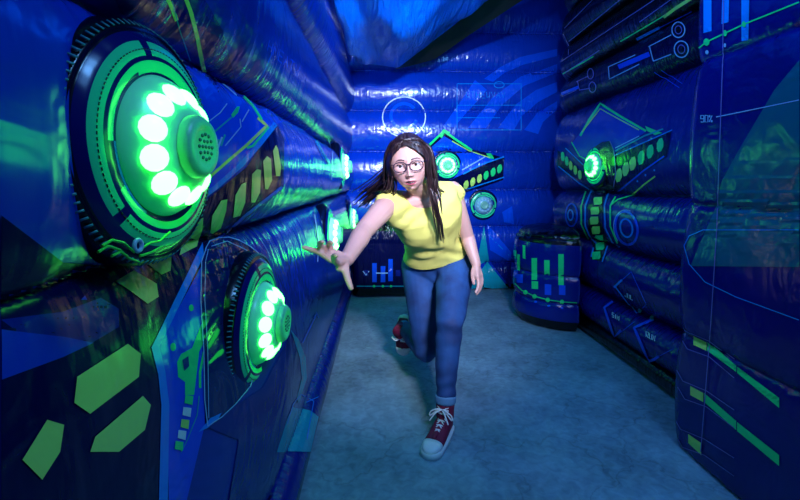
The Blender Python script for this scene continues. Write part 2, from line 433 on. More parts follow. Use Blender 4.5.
# ------------------------------------------------------------ right wall
RS = [.10, .355, .707, 1.064, 1.72, 2.0, 2.28, 2.56, 2.9]
S = Surf('wall_right', 'y', 'mid')
def right_pt(y, z):
    k, pk = tube(z, RS, .5 if z < 1.06 or z > 1.72 else .4)
    amp = .13 if z < 1.72 else .10
    end = max(0, (y-3.80)/.2)
    e = (1-max(0, 1-end*end)**.5)*.12 if end < 1 else .12
    return Vector((1.62-amp*k+e+.006*nz(y*2, z*3, 5)+.015*pk*nz(y*14, z*1.5, 4), y, z+.012*nz(y*1.7, z, 9))), pk
def rmat(y, z): return 'black' if z > 2.0 else ('navy' if z > 1.72 else ('navy2' if z < .707 else 'deep'))
S.grid(frange(1.7, 4.0, 130), tube_levels(RS, 14), right_pt, rmat)
def rb(y, a):
    ang = -PI/2-a*PI
    return Vector((1.575+.06*math.cos(ang), y, .062+.06*math.sin(ang))), .3
S.grid(frange(1.7, 4.0, 50), frange(0, 1, 12), rb, 'black')
def rend(a, z):     # the far end of the wall closes round to the back
    k, pk = tube(z, RS, .5)
    p, _ = right_pt(4.0, z)
    return Vector((lerp(p.x, 2.1, a), 4.0+.02*math.sin(a*PI), p.z)), pk
S.grid(frange(0, 1, 8), tube_levels(RS, 14), rend, lambda a, z: 'black' if z > 2 else 'navy')
S.ready()
for a, b in (((559, 34), (594, -1)), ((569, 41), (621, -1)), ((561, 62), (656, -1)), ((566, 72), (600, 50)), ((640, 22), (672, -1))):
    S.line([a, b], .9, 'lav')
S.line([(562, 30), (569, 45), (569, 55)], .8, 'lav')
S.line([(555, 78), (575, 67), (594, 56)], 1.1, 'green'); S.line([(621, 41), (645, 27), (665, 15)], 1.3, 'green'); S.line([(664, 17), (676, 8), (692, -2)], 3, 'lime')
S.line([(637, 39), (660, 27)], 2.6, 'sky'); S.line([(660, 27), (692, 11)], 1.0, 'blue2')
S.line([(619, 67), (650, 54)], 4.8, 'blue2'); S.line([(649, 47), (672, 35)], 1, 'pale'); S.line([(654, 61), (672, 54)], 1, 'pale'); S.line([(650, 46), (654, 61)], 1.1, 'pale')
S.line([(636, 55), (609, 67), (610, 79), (640, 64)], .9, 'pale')
for x, y, r in ((679, 30, 6.5), (682, 49, 7)):
    S.ring(x, y, r, r*1.15, 1.2, 'pale'); S.ring(x, y, r*.5, r*.6, 1, 'lav'); S.disc(x, y, r*.35, r*.4, 'black')
S.line([(562, 94), (579, 87)], 3, 'blue2'); S.line([(577, 82), (589, 76)], .8, 'lav'); S.line([(578, 81), (580, 90), (591, 88)], .8, 'lav')
S.line([(555, 100), (577, 90)], .7, 'lav')
S.ring(591, 74, 3, 5, .9, 'lav'); S.ring(593, 87, 3.4, 5, .9, 'lav')
S.line([(655, 72), (680, 88)], .6, 'blue2'); S.line([(662, 70), (683, 84)], .6, 'blue2')
# armour print
S.poly([(558, 150), (582, 172), (600, 160), (672, 131), (667, 157), (634, 178), (612, 194), (597, 192), (558, 166)], 'navy')
S.poly([(572, 144), (601, 106), (646, 132), (617, 152), (600, 160), (585, 164)], 'mid', layer=0)
S.line([(581, 136), (590, 120), (601, 104), (622, 117), (647, 131)], 2.2, 'green', layer=2)
S.line([(583, 132), (601, 109), (612, 115), (640, 130)], 1, 'lime', layer=3)
S.line([(572, 142), (580, 156), (588, 160)], 1, 'green'); S.line([(566, 148), (584, 165)], 1.2, 'sky')
S.poly([(646, 126), (663, 133), (656, 135), (648, 131)], 'green', layer=2)
S.line([(616, 151), (645, 136), (664, 129)], 1.5, 'teal', layer=2); S.line([(614, 156), (673, 130)], 1.1, 'sky', layer=2); S.line([(616, 148), (640, 136)], .9, 'pale', layer=2)
for x, y, c in ((661, 145, 'green'), (651, 151.5, 'green'), (642, 157.5, 'green'), (633.5, 163.5, 'lime'), (626.5, 169, 'lime'), (619.5, 175, 'lime')):
    S.hexa(x, y, 6.6, 13, c, .3)
for x, y in ((563.5, 156.5), (567.5, 161), (571.5, 165.5), (576, 170), (580.5, 174.5)): S.hexa(x, y, 3.6, 9, 'lime' if x > 570 else 'green', -.6)
S.line([(665, 156), (645, 170), (618, 192)], 1.6, 'blue2', layer=2); S.line([(559, 166), (580, 183), (597, 193)], 1.3, 'sky', layer=2)
S.line([(632, 195), (645, 184), (656, 176)], 1.4, 'lime', layer=2)
for x, y in ((638, 181), (646, 175), (655, 170)): S.disc(x, y, .9, 1.1, 'sky')
S.poly([(611, 141), (615, 150), (617, 172), (615, 190), (604, 195), (594, 190), (588, 178), (587, 162), (594, 148), (603, 142)], 'black', layer=3)
S.line([(611, 141), (615, 150), (617, 172), (614, 190)], .8, 'lav', layer=4)
# the gear roll
S.poly([(594, 190), (606, 190), (603, 205), (603, 226), (608, 240), (604, 262), (591, 259), (593, 246), (589, 230), (588, 208)], 'black')
for i, (x, y) in enumerate(((598.5, 201.5), (595.7, 211), (595, 220.6), (596.6, 230), (599.5, 238.6), (600.5, 247), (597, 256))):
    S.poly([(x-4.3, y-2), (x-3, y-3.8), (x+4, y-4), (x+4.6, y+1.5), (x+3.4, y+3.4), (x-3.6, y+3.6)], 'lime' if i < 4 else 'green', 3, 3)
S.line([(592, 190), (586, 206), (586, 226), (592, 240), (600, 246)], 1.6, 'sky', layer=2); S.line([(609, 192), (605, 206), (606, 228), (613, 242), (620, 248)], 1.6, 'sky', layer=2)
S.line([(586, 192), (582, 206), (582, 224), (589, 240)], 1.4, 'green', layer=2); S.line([(616, 197), (611, 206), (611, 226), (618, 243)], 1.5, 'green', layer=2)
S.line([(611, 206), (618, 200), (636, 195)], 1.2, 'green', layer=2); S.line([(592, 257), (594, 248)], 1.4, 'sky', layer=2); S.line([(608, 246), (603, 262)], 1.4, 'sky', layer=2)
S.ring(572, 215, 5.8, 11, 1.6, 'blue2'); S.ring(571, 215, 2.6, 5, 1.4, 'sky')
S.ring(627, 228, 11, 16.5, 2.4, 'blue2', rot=-12); S.ring(627, 228, 6, 9, 1.8, 'sky', rot=-12); S.ring(628, 229, 13.5, 19, .7, 'pale', 150, 300, rot=-12)
# control tiles near the floor
S.line([(616, 286), (632, 272), (647, 304), (637, 314)], .7, 'blue2', closed=True, layer=2); S.line([(616, 286), (637, 314)], 1.2, 'sky', layer=3); S.line([(615, 287), (623, 280)], 2.2, 'sky', layer=3)
S.disc(640, 311, 2, 3, 'teal', 3); S.disc(652, 319, 2, 2.4, 'teal', 3)
S.line([(613, 302), (605, 308), (615, 337), (622, 330)], 2.2, 'blue2', layer=3); S.line([(615, 337), (635, 322)], .6, 'blue2')
S.line([(654, 320), (635, 328), (650, 362), (660, 356)], 2.6, 'blue2', layer=3); S.line([(660, 356), (674, 349)], .6, 'blue2')
text(S, 'JUL', 626, 292, 2.2, 4, 'white', dx=(.9, .45), wd=.7); text(S, 'SIM', 613, 313, 2, 4, 'white', dx=(.9, .5), wd=.7); text(S, 'RUN', 647, 332, 2.6, 5, 'white', dx=(.9, .45), wd=.8)
S.build('structure')

# ------------------------------------------------------------ near column on the right
def column():
    S = Surf('inflatable_column', 'n', 'mid')
    cx, cy, hw, r = 1.655, 1.50, .38, .10
    ring = []
    prof = []
    for (sx, sy, a0) in ((-1, 1, 90), (-1, -1, 180), (1, -1, 270), (1, 1, 0)):
        for i in range(9):
            a = math.radians(a0+90*i/8)
            prof.append(Vector((cx+sx*(hw-r)+r*math.cos(a), cy+sy*(hw-r)+r*math.sin(a), 0)))
    P = []
    for a, b in zip(prof, prof[1:]+prof[:1]):
        n = max(1, int((b-a).length/.04))
        for i in range(n): P.append(a+(b-a)*i/n)
    P.append(P[0].copy())
    cc = Vector((cx, cy, 0))
    def fn(u, v):
        p = P[int(u)]; seams = [0, .5, 1.05, 1.62, 2.2, 2.8]
        k, pk = tube(v, seams, .4)
        d = (p-cc)
        bulge = .035*k-.025+.012*nz(p.x*4, p.y*4, v*2)+.008*pk*nz(p.x*18, p.y*18, v)
        q = p+d.normalized()*bulge
        return Vector((q.x, q.y, v)), pk*.8
    S.grid(list(range(len(P))), tube_levels([0, .5, 1.05, 1.62, 2.2, 2.8], 14), fn, 'navy2')
    S.ready()
    return S
S = column()
S.poly([(704, -8), (712, -8), (712, 31), (704, 33)], 'sky'); S.poly([(723, -8), (730, -8), (729, 22), (722, 24)], 'sky')
S.poly([(742, -8), (750, -8), (749, 40), (742, 41)], 'sky')
S.line([(696, 51), (707, 42), (726, 33), (745, 24), (800, 2)], 1.4, 'green'); S.disc(707.5, 42, 3, 3.6, 'green', 2); S.disc(726, 33, 2, 3, 'green', 2); S.disc(745, 24, 2, 3, 'green', 2)
S.disc(708, 52, 1.6, 2, 'pale', 2); S.disc(726, 45, 1.2, 2, 'pale', 2)
text(S, '90%', 702, 115.5, 3, 6.5, 'pale', wd=.9); S.line([(717, 117), (737, 113), (800, 100)], .9, 'pale')
S.line([(725, -8), (724, 60), (718, 230), (712, 325), (702, 452)], .9, 'lav', layer=3)
S.poly([(716, 208), (722, 182), (737, 154), (775, 90), (800, 60), (800, 267), (691, 266)], 'teal2')
S.line([(800, 230), (737, 230), (704, 230), (690, 236), (685, 246), (690, 264), (706, 282), (737, 297), (800, 320)], .9, 'sky', layer=2)
for pts, c in (([(694, 336), (707, 342), (707, 351), (694, 345)], 'lime'), ([(708, 342), (737, 366), (737, 372), (708, 351)], 'green'), ([(691, 386), (704, 393), (704, 402), (691, 395)], 'lime'),  # each dash darkens past the fold, that shade put into its colour
               ([(705, 393), (737, 421), (737, 430), (705, 402)], 'green'), ([(689, 434), (702, 443), (702, 455), (689, 443)], 'lime'), ([(738, 367), (780, 398), (780, 408), (738, 373)], 'green'), ([(738, 422), (780, 455), (780, 466), (738, 431)], 'green')):
    S.poly(pts, c, 3, 1)
for dy in (0, 50, 98):
    x = -dy*.05
    S.line([(680+x, 320+dy), (686+x, 331+dy), (710+x, 341+dy), (735, 360+dy)], .8, 'lav'); S.line([(681+x, 337+dy), (688+x, 349+dy), (710+x, 357+dy), (735, 378+dy)], .8, 'lav')
o = S.build()
tag(o, 'tall inflated dark blue column at the near right printed with 90% and teal', 'inflatable column')

# ------------------------------------------------------------ low half-round barrel in the far right corner
S = Surf('inflatable_barrel', 'n', 'deep')
bs = [.0, .21, .42, .70]
def barrel(u, v):
    a = math.radians(u)
    if v <= .70:
        k, pk = tube(v, bs, .45); r = .385+.035*k+.008*pk*nz(a*7, v*2, 3)
        if v < .06: r -= .02
        return Vector((min(1.472, 1.53+r*math.cos(a)), 3.63+r*math.sin(a), v+.008)), pk*.7
    t = (v-.70)/.30      # rounded, puckered top
    r = .385*(1-t**2.2)+.004*nz(a*20, t*3, 1)
    return Vector((min(1.472, 1.53+r*math.cos(a)), 3.63+r*math.sin(a), .708+.075*math.sin(min(1, t*1.25)*PI/2)+.010*nz(a*9, t*4, 6)*(1-t))), max(.3, 1-t*1.2)
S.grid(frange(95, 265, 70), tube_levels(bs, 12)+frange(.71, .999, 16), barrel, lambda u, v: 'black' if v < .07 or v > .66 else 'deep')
S.ready()
for x, y0, y1 in ((515.5, 250, 263), (519, 254, 270), (524.5, 245, 258), (534.5, 258, 280), (547, 260, 275), (561, 254, 285)):
    S.poly([(x-2.6, y0), (x+2.8, y0), (x+2.8, y1), (x-2.6, y1)] if x > 530 else [(x-1.4, y0), (x+1.4, y0+.6), (x+1.4, y1+1), (x-1.4, y1)], 'green', 3, 1)
for x, y0, y1 in ((515, 270, 278), (520, 274, 283), (535, 281, 289), (548, 284, 295), (562, 285, 295)):
    S.poly([(x-3, y0), (x+3.4, y0+.5), (x+3.4, y1), (x-3, y1-.5)], 'blue2' if x != 535 else 'green', 3, 1)
S.line([(512, 280), (522, 290), (535, 296), (548, 299.5), (562, 301.5), (577, 302.5)], 1.0, 'green')
for x, y in ((526, 292), (535, 296), (548, 299.5), (562, 301.5)): S.disc(x, y, 2.2, 2.2, 'green', 2)
for x, y in ((536, 302), (549, 306), (562, 308)): S.disc(x, y, 1.5, 1, 'blue2', 2)
o = S.build()
tag(o, 'low rounded inflated barrel with green bar graph print in the far right corner', 'inflatable barrel')

# ------------------------------------------------------------ low bench roll against the back wall, left
S = Surf('inflatable_bench', 'x', 'navy')
def bench(u, v):    # v runs up the front, over the top
    pk = .4
    if v < 1: z = .02+.68*v; y = 4.30+.03*(2*v-1)**4; k = .5
    else:
        a = (v-1)*PI/2; z = .70+.05*math.sin(a); y = 4.33+(1-math.cos(a))*.12
    e = max(0, abs(u-.24)-.46)/.06
    y += .06*min(1, e)**2
    return Vector((u, y+.008*nz(u*9, v*3, 1), z+.008*nz(u*14, v*4, 7)*(v > .9))), 1 if v > .8 else .25
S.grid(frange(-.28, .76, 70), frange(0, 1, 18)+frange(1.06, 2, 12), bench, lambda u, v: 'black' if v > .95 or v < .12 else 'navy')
for sgn, X in ((1, .76), (-1, -.28)):     # closed ends
    def endp(a, v): 
        p, k = bench(X, v); return Vector((X+.012*sgn*math.sin(a*PI), lerp(p.y, 4.50, a), p.z if a < .5 else p.z)), .3
    S.grid(frange(0, 1, 6), frange(0, 1, 18)+frange(1.06, 2, 12), endp, 'black', flip=sgn < 0)
S.ready()
for x, y0, y1, c in ((374.5, 263, 282, 'blue2'), (383, 266, 282, 'blue2'), (390.5, 259, 281, 'blue2'), (366, 270, 276, 'deep'), (398, 270, 276, 'deep')): S.poly([(x-2.3, y0), (x+2.3, y0), (x+2.3, y1), (x-2.3, y1)], c, 3, 1)
S.line([(357, 286), (405, 286)], .9, 'teal')
for x in (374, 383, 391): S.disc(x, 286, 1.4, 1.2, 'green', 2)
S.line([(363, 271), (366, 275), (369, 271)], 1, 'pale'); S.line([(376, 273), (388, 273)], 1.2, 'pale')
o = S.build()
tag(o, 'low dark navy inflated bench with blue bars against the back wall at left', 'inflatable bench')

# ------------------------------------------------------------ tarpaulin overhead
TARP, N, L, B = newmat('tarpaulin')
B.inputs['Base Color'].default_value = (*lin((0, 112, 235)), 1); B.inputs['Roughness'].default_value = .3
tc = N.new('ShaderNodeTexCoord'); mp = N.new('ShaderNodeMapping'); mp.inputs['Rotation'].default_value = (0, 0, math.radians(28)); mp.inputs['Scale'].default_value = (15, 1.8, 3)
n1 = N.new('ShaderNodeTexNoise'); n1.inputs['Scale'].default_value = 1.2; n1.inputs['Detail'].default_value = 5; n1.inputs['Distortion'].default_value = .7
L.new(tc.outputs['Object'], mp.inputs['Vector']); L.new(mp.outputs[0], n1.inputs['Vector'])
b = N.new('ShaderNodeBump'); b.inputs['Strength'].default_value = 1; b.inputs['Distance'].default_value = .07
L.new(n1.outputs[0], b.inputs['Height']); L.new(b.outputs[0], B.inputs['Normal'])
BLK = plain('dark_gap', (8, 8, 20), .6)
bm = bmesh.new()
nU, nV = 50, 60
# far edge runs along the back wall, dips to a low point and climbs towards the right
far = [(-.225, 4.42, 2.25), (-.06, 4.40, 2.24), (.165, 4.36, 2.20), (.45, 4.1, 2.36), (.72, 3.8, 2.50), (.95, 3.4, 2.58), (1.3, 3.1, 2.75)]
near = [(-.225, 2.1, 2.07), (-.12, 2.1, 2.12), (.1, 2.1, 2.2), (.5, 2.1, 2.30), (.8, 2.0, 2.40), (1.0, 1.95, 2.46), (1.2, 1.9, 2.52)]
def pl(P, t):
    f = t*(len(P)-1); i = min(int(f), len(P)-2); return Vector(P[i]).lerp(Vector(P[i+1]), f-i)
rows = []
for j in range(nV+1):
    v = j/nV; row = []
    for i in range(nU+1):
        u = i/nU
        p = pl(far, u).lerp(pl(near, u), v)
        fold = .045*math.sin((u*9+v*2.2)*2.6+2*nz(u*4, v*3, 0))*math.sin(min(1, v*6)*PI/2)
        p.z += fold*.7-.10*math.sin(v*PI)*(1-u)+.05*nz(u*6, v*5, 2)*min(1, v*8)
        row.append(bm.verts.new(p))
    rows.append(row)
for j in range(nV):
    for i in range(nU):
        bm.faces.new((rows[j][i], rows[j][i+1], rows[j+1][i+1], rows[j+1][i]))
# black hem-shaped strip added for the dark gap beyond the far edge
hem = []
for i in range(nU+1):
    u = i/nU; w_ = max(0, u-.335)
    a = rows[0][i].co
    hem.append((rows[0][i], bm.verts.new(a+Vector((.05*w_, .05+.02*w_, -min(.15, w_*.85))))))
for i in range(nU):
    if i/nU < .32: continue
    f = bm.faces.new((hem[i][0], hem[i][1], hem[i+1][1], hem[i+1][0])); f.material_index = 1
o = link('tarpaulin', bm, [TARP, BLK])
md = o.modifiers.new('thickness', 'SOLIDIFY'); md.thickness = .003
tag(o, 'creased glossy blue tarpaulin sagging overhead above the back wall', 'tarpaulin')

# ------------------------------------------------------------ target lights
GREY = plain('hub_grey', (120, 190, 175), .35)
GRIP = plain('hub_holes', (70, 110, 120), .5)
def dome_mat(name, rgb, es, ec):
    m, N, L, B = newmat(name)
    B.inputs['Base Color'].default_value = (*lin(rgb), 1); B.inputs['Roughness'].default_value = .28
    B.inputs['Subsurface Weight'].default_value = .4; B.inputs['Subsurface Radius'].default_value = (.02, .03, .02); B.inputs['Subsurface Scale'].default_value = .5
    B.inputs['Emission Color'].default_value = (*ec, 1); B.inputs['Emission Strength'].default_value = es
    return m
DOME = dome_mat('lit_dome', (170, 222, 205), .16, (.0, 1, .12))
DOMEO = dome_mat('unlit_dome', (130, 190, 225), .0, (0, 0, 0))
LED = plain('led_lit', (200, 255, 210), .3, emit=(.07, 1, .08), es=13)
LEDO = plain('led_unlit', (150, 200, 230), .3)
RINGM = [vinyl('ring_navy', (2, 14, 100), axis='n', wr=.7), vinyl('ring_green', (50, 235, 155), axis='n', wr=.5), vinyl('ring_teal', (8, 110, 200), axis='n', wr=.5), vinyl('ring_black', (5, 10, 34), axis='n', wr=1.0, rough=.2), vinyl('ring_stitch', (150, 200, 205), axis='n', wr=.3), vinyl('ring_binding', (70, 150, 160), axis='n', wr=.3)]
def lathe(prof, n, M, matfn=None, jit=0, a0=0):
    bm = bmesh.new(); rows = []
    for r, h in prof:
        row = []
        for i in range(n):
            a = 2*PI*i/n
            rr = r*(1+jit*nz(math.cos(a)*3, math.sin(a)*3, h*20))
            row.append(bm.verts.new(M @ Vector((rr*math.cos(a), rr*math.sin(a), h))))
        rows.append(row)
    for j in range(len(prof)-1):
        for i in range(n):
            k = (i+1) % n
            f = bm.faces.new((rows[j][i], rows[j][k], rows[j+1][k], rows[j+1][i]))
            if matfn: f.material_index = matfn(j, i)
    bm.faces.new(rows[-1])
    return bm
I4 = Matrix.Identity(4)
def target(loc, nrm, label, lit=True, mr=.172, spin=0, power=1.0, nled=12, detail=True):
    """loc: centre of the mount on the wall skin, nrm: which way it faces"""
    t = empty('target_light', loc)
    q = Vector(nrm).normalized().to_track_quat('Z', 'Y')
    t.rotation_euler = q.to_euler()
    tag(t, label, 'target light')
    s = mr/.172
    # puffy printed mount
    prof = [(.172, -.045), (.176, -.02), (.172, -.002), (.166, .008), (.163, .013), (.160, .011), (.157, .014), (.150, .020), (.145, .023), (.138, .026), (.130, .0285), (.126, .029), (.120, .030), (.115, .0295), (.109, .029), (.104, .028), (.097, .024)]
    prof = [(r*s, h*s) for r, h in prof]
    def mf(j, i):
        if j in (3, 4): return 3
        if j in (0, 1, 2, 5): return 3
        if j in (6, 7): return 0
        if j in (8, 9, 10): return 1 if not (i % 36) in (30, 31) else 0
        if j == 11: return 0
        if j in (12, 13): return 1 if (i % 54) > 8 else 0
        if j == 14: return 2 if (i//18) % 3 == 0 else (1 if (i//18) % 5 == 1 else 0)
        return 0
    link('mount', lathe(prof, 108, I4, mf, .006), RINGM, t)
    # hatch ribs and stitches round the rim
    if detail:
        bm = bmesh.new()
        for i in range(96):
            a = 2*PI*i/96
            M = Matrix.Rotation(a, 4, 'Z') @ Matrix.Translation((.169*s, 0, .009*s)) @ Matrix.Rotation(.9, 4, 'Y')
            bmesh.ops.create_cube(bm, size=1, matrix=M @ Matrix.Diagonal((.010*s, .0026*s, .0012, 1)))
        link('rim_binding', bm, RINGM[5], t)
        bm = bmesh.new()
        for i in range(120):
            a = 2*PI*i/120
            bmesh.ops.create_cube(bm, size=1, matrix=Matrix.Rotation(a, 4, 'Z') @ Matrix.Translation((.1345*s, 0, .0275*s)) @ Matrix.Diagonal((.0012, .004, .0014, 1)))
        link('stitching', bm, RINGM[3], t)
    dp = [(.101, .018), (.101, .026), (.096, .036), (.086, .047), (.074, .057), (.062, .065), (.052, .070), (.040, .072)]
    link('dome', lathe([(r*s, h*s) for r, h in dp], 64, I4), DOME if lit else DOMEO, t)
    hp = [(.046, .066), (.045, .082), (.039, .089), (.030, .090), (.028, .088), (.010, .089)]
    hub = link('hub', lathe([(r*s, h*s) for r, h in hp], 48, I4), GREY, t)
    if detail:
        bm = bmesh.new()
        for rr, n in ((0, 1), (.009, 6), (.018, 12)):
            for i in range(n):
                a = 2*PI*i/n
                bmesh.ops.create_uvsphere(bm, u_segments=8, v_segments=5, radius=.0028*s, matrix=Matrix.Translation((rr*s*math.cos(a), rr*s*math.sin(a), .089*s)))
        link('speaker_hole', bm, GRIP, hub)['kind'] = 'stuff'
    led0 = None
    for i in range(nled):
        a = 2*PI*(i+.5)/nled+spin
        if led0 is None:
            bm = bmesh.new()
            bmesh.ops.create_uvsphere(bm, u_segments=14, v_segments=9, radius=.0185*s, matrix=Matrix.Diagonal((1, 1, .5, 1)))
            led0 = link('led', bm, LED if lit else LEDO, t); e = led0
        else:
            e = led0.copy(); COL.objects.link(e); e.parent = t
        e.location = (.073*s*math.cos(a), .073*s*math.sin(a), .055*s)
        e.rotation_euler = (0, .7, a)
    if lit:
        l = bpy.data.lights.new('led_glow', 'POINT'); l.energy = 1.5*power; l.color = (.02, 1, .03); l.shadow_soft_size = .035
        lo = bpy.data.objects.new('led_glow', l); COL.objects.link(lo); lo.parent = t; lo.location = (0, 0, .17)
    return t
target((-.343, .685, 1.198), (1, -.12, 0), 'large green target light nearest the camera, high on the left wall', power=.14)
t1 = bpy.data.objects['target_light']
CORD = plain('green_cord', (60, 230, 70), .4)
inv = t1.matrix_basis.inverted()
bm = bmesh.new()
for P in ([(102, 246), (112, 240), (124, 243), (134, 252)], [(98, 252), (108, 246), (120, 250), (128, 258), (139, 262)], [(112, 256), (120, 252), (127, 256)], [(142, 248), (150, 243), (160, 241), (170, 232)], [(140, 256), (152, 252), (163, 246)]):
    Q = [at_x(x, y, -.292) for x, y in P]; c_ = []
    for i in range(25):
        f = i/24*(len(Q)-1); k = min(int(f), len(Q)-2); c_.append(Q[k].lerp(Q[k+1], f-k))
    prev = None
    for c in c_:
        r_ = [bm.verts.new(inv @ (c+Vector((math.cos(a*PI/3), 0, math.sin(a*PI/3)))*.0016)) for a in range(6)]
        if prev:
            for i in range(6): bm.faces.new((prev[i], prev[(i+1) % 6], r_[(i+1) % 6], r_[i]))
        prev = r_
link('tie_cord', bm, CORD, t1)
bm = bmesh.new(); gc = inv @ at_x(138, 245.5, -.290)
for i in range(24):
    a = 2*PI*i/24
    ring_ = [bm.verts.new(gc+Vector(((.0068+.0026*math.cos(b*PI/3))*math.cos(a), (.0068+.0026*math.cos(b*PI/3))*math.sin(a), .0026*math.sin(b*PI/3)))) for b in range(6)]
    if i: 
        for k in range(6): bm.faces.new((pr_[k], pr_[(k+1) % 6], ring_[(k+1) % 6], ring_[k]))
    else: first_ = ring_
    pr_ = ring_
for k in range(6): bm.faces.new((pr_[k], pr_[(k+1) % 6], first_[(k+1) % 6], first_[k]))
link('grommet', bm, plain('pale_plastic', (170, 205, 235), .3), t1)
target((-.322, 1.10, .800), (1, -.05, -.04), 'green target light in the dark stitched pocket low on the left wall', power=.14)
target((-.300, 3.30, 1.245), (1, 0, .02), 'far green target light high on the left wall beside the back corner', power=.7, detail=False)
target((-.305, 2.50, .845), (1, 0, 0), 'green target light low on the left wall behind her outstretched hand', power=.45, detail=False)
target((-.30, 4.10, .80), (1, 0, 0), 'farthest low green target light on the left wall, just above her forearm', power=.5, detail=False)
p = at_y(447, 165.5, 4.575)
target(p, (0, -1, 0), 'round green target light on the back wall beside her yellow shoulder', mr=.15, power=.35, detail=False)
p = at_y(483, 205, 4.575)
target(p, (0, -1, 0), 'pale blue unlit target light on the back wall, beside her bare hanging arm', lit=False, mr=.155, detail=False)
p = at_x(597, 166, 1.505)
target(p, (-1, -.1, 0), 'only green target light on the right wall, between printed green hexagons', mr=.15, power=.35, detail=False)
# ------------------------------------------------------------ the person
def catmull(P, n):
    P = [Vector(p) for p in P]
    if len(P) < 3: return [P[0].lerp(P[-1], i/n) for i in range(n+1)], [i/n*(len(P)-1) for i in range(n+1)]
    E_ = [2*P[0]-P[1]]+P+[2*P[-1]-P[-2]]
    out, ts = [], []
    for i in range(n+1):
        f = i/n*(len(P)-1); k = min(int(f), len(P)-2); t = f-k
        a, b, c, d = E_[k:k+4]
        out.append(.5*((2*b)+(c-a)*t+(2*a-5*b+4*c-d)*t*t+(3*b-a-3*c+d)*t**3)); ts.append(f)
    return out, ts
def limb(bm, pts, radii, n=12, steps=None, flat=1.0, fdir=None, cap=True, mat=0, closedtip=True):
    """tapered tube through pts with rounded ends; flat squeezes it along fdir"""
    steps = steps or 4*(len(pts)-1)
    C_, ts = catmull(pts, steps)
    R_ = []
    for f in ts:
        k = min(int(f), len(radii)-2); R_.append(lerp(radii[k], radii[k+1], f-k))
    if closedtip:
        d0 = (C_[0]-C_[1]).normalized(); d1 = (C_[-1]-C_[-2]).normalized()
        A = [(C_[0]+d0*R_[0]*math.sin(a), R_[0]*math.cos(a)) for a in (1.35, .9, .45)]
        Z = [(C_[-1]+d1*R_[-1]*math.sin(a), R_[-1]*math.cos(a)) for a in (.45, .9, 1.35)]
        C_ = [a[0] for a in A]+C_+[a[0] for a in Z]; R_ = [a[1] for a in A]+R_+[a[1] for a in Z]
    T = [(C_[min(i+1, len(C_)-1)]-C_[max(i-1, 0)]).normalized() for i in range(len(C_))]
    u = Vector(fdir) if fdir else (Vector((0, 0, 1)) if abs(T[0].z) < .9 else Vector((1, 0, 0)))
    rows = []
    for c, r, t in zip(C_, R_, T):
        u = (u-t*u.dot(t)).normalized(); v = t.cross(u)
        rows.append([bm.verts.new(c+(u*math.cos(2*PI*i/n)*flat+v*math.sin(2*PI*i/n))*r) for i in range(n)])
    for a, b in zip(rows, rows[1:]):
        for i in range(n):
            f = bm.faces.new((a[i], a[(i+1) % n], b[(i+1) % n], b[i])); f.material_index = mat
    if cap:
        for r_ in (list(reversed(rows[0])), rows[-1]):
            f = bm.faces.new(r_); f.material_index = mat
def loft(bm, secs, n=28, pw=2.3):
    """secs: (centre, right vector, depth vector, half width, half depth front, half depth back)"""
    rows = []
    for c, r, d, a, bf, bb in secs:
        row = []
        for i in range(n):
            t = 2*PI*i/n; x, y = math.cos(t), math.sin(t)
            x = math.copysign(abs(x)**(2/pw), x); y = math.copysign(abs(y)**(2/pw), y)
            row.append(bm.verts.new(c+r*x*a+d*y*(bf if y > 0 else bb)))
        rows.append(row)
    for a, b in zip(rows, rows[1:]):
        for i in range(n): bm.faces.new((a[i], a[(i+1) % n], b[(i+1) % n], b[i]))
    bm.faces.new(list(reversed(rows[0]))); bm.faces.new(rows[-1])
def remesh(bm, voxel, smooth=4, it=.6):
    bmesh.ops.recalc_face_normals(bm, faces=bm.faces)
    me = bpy.data.meshes.new('tmp'); bm.to_mesh(me); bm.free()
    o = bpy.data.objects.new('tmp', me); COL.objects.link(o)
    md = o.modifiers.new('r', 'REMESH'); md.mode = 'VOXEL'; md.voxel_size = voxel
    ms = o.modifiers.new('s', 'SMOOTH'); ms.iterations = smooth; ms.factor = it
    dg = bpy.context.evaluated_depsgraph_get(); dg.update()
    e = o.evaluated_get(dg); b2 = bmesh.new(); b2.from_mesh(e.to_mesh()); e.to_mesh_clear()
    bpy.data.objects.remove(o); bpy.data.meshes.remove(me)
    b2.normal_update(); return b2
V = Vector
hipR, hipL = at_y(420, 267, 2.37), at_y(456, 262, 2.33)
pel = (hipR+hipL)/2
knL, anL = at_y(450, 322, 1.99), at_y(445, 404, 1.93)
knR, anR = at_y(426, 350, 2.27), at_y(403, 327, 2.66)
chest = at_y(427, 214, 2.08); neckb = at_y(421, 196, 2.00)
shR, shL = at_y(387, 205, 1.93), at_y(452, 191, 2.10)
head = at_y(409.5, 164, 1.86)
waist = at_y(433, 242, 2.23)
elR, wrR = at_y(364, 231, 1.68), at_y(347, 259, 1.43)
elL, wrL = at_y(467, 236, 2.19), at_y(476, 264, 2.13)
person = empty('person', V((pel.x, pel.y, 0)))
OFF = person.location.copy()
def even_edge(bm, it=12):
    """relax an open border so that a cut hem runs smoothly"""
    loose = [v for v in bm.verts if not v.link_faces]
    bmesh.ops.delete(bm, geom=loose, context='VERTS')
    for _ in range(it):
        new = {}
        for v in bm.verts:
            if v.is_boundary:
                nb = [e.other_vert(v) for e in v.link_edges if e.is_boundary]
                if len(nb) == 2: new[v] = v.co*.5+(nb[0].co+nb[1].co)*.25
        for v, c in new.items(): v.co = c
def plink(name, bm, mats, parent=None):
    for v in bm.verts: v.co -= OFF
    return link(name, bm, mats, parent or person)
tag(person, 'young woman in glasses, yellow top and blue jeans lunging with one arm outstretched', 'person')

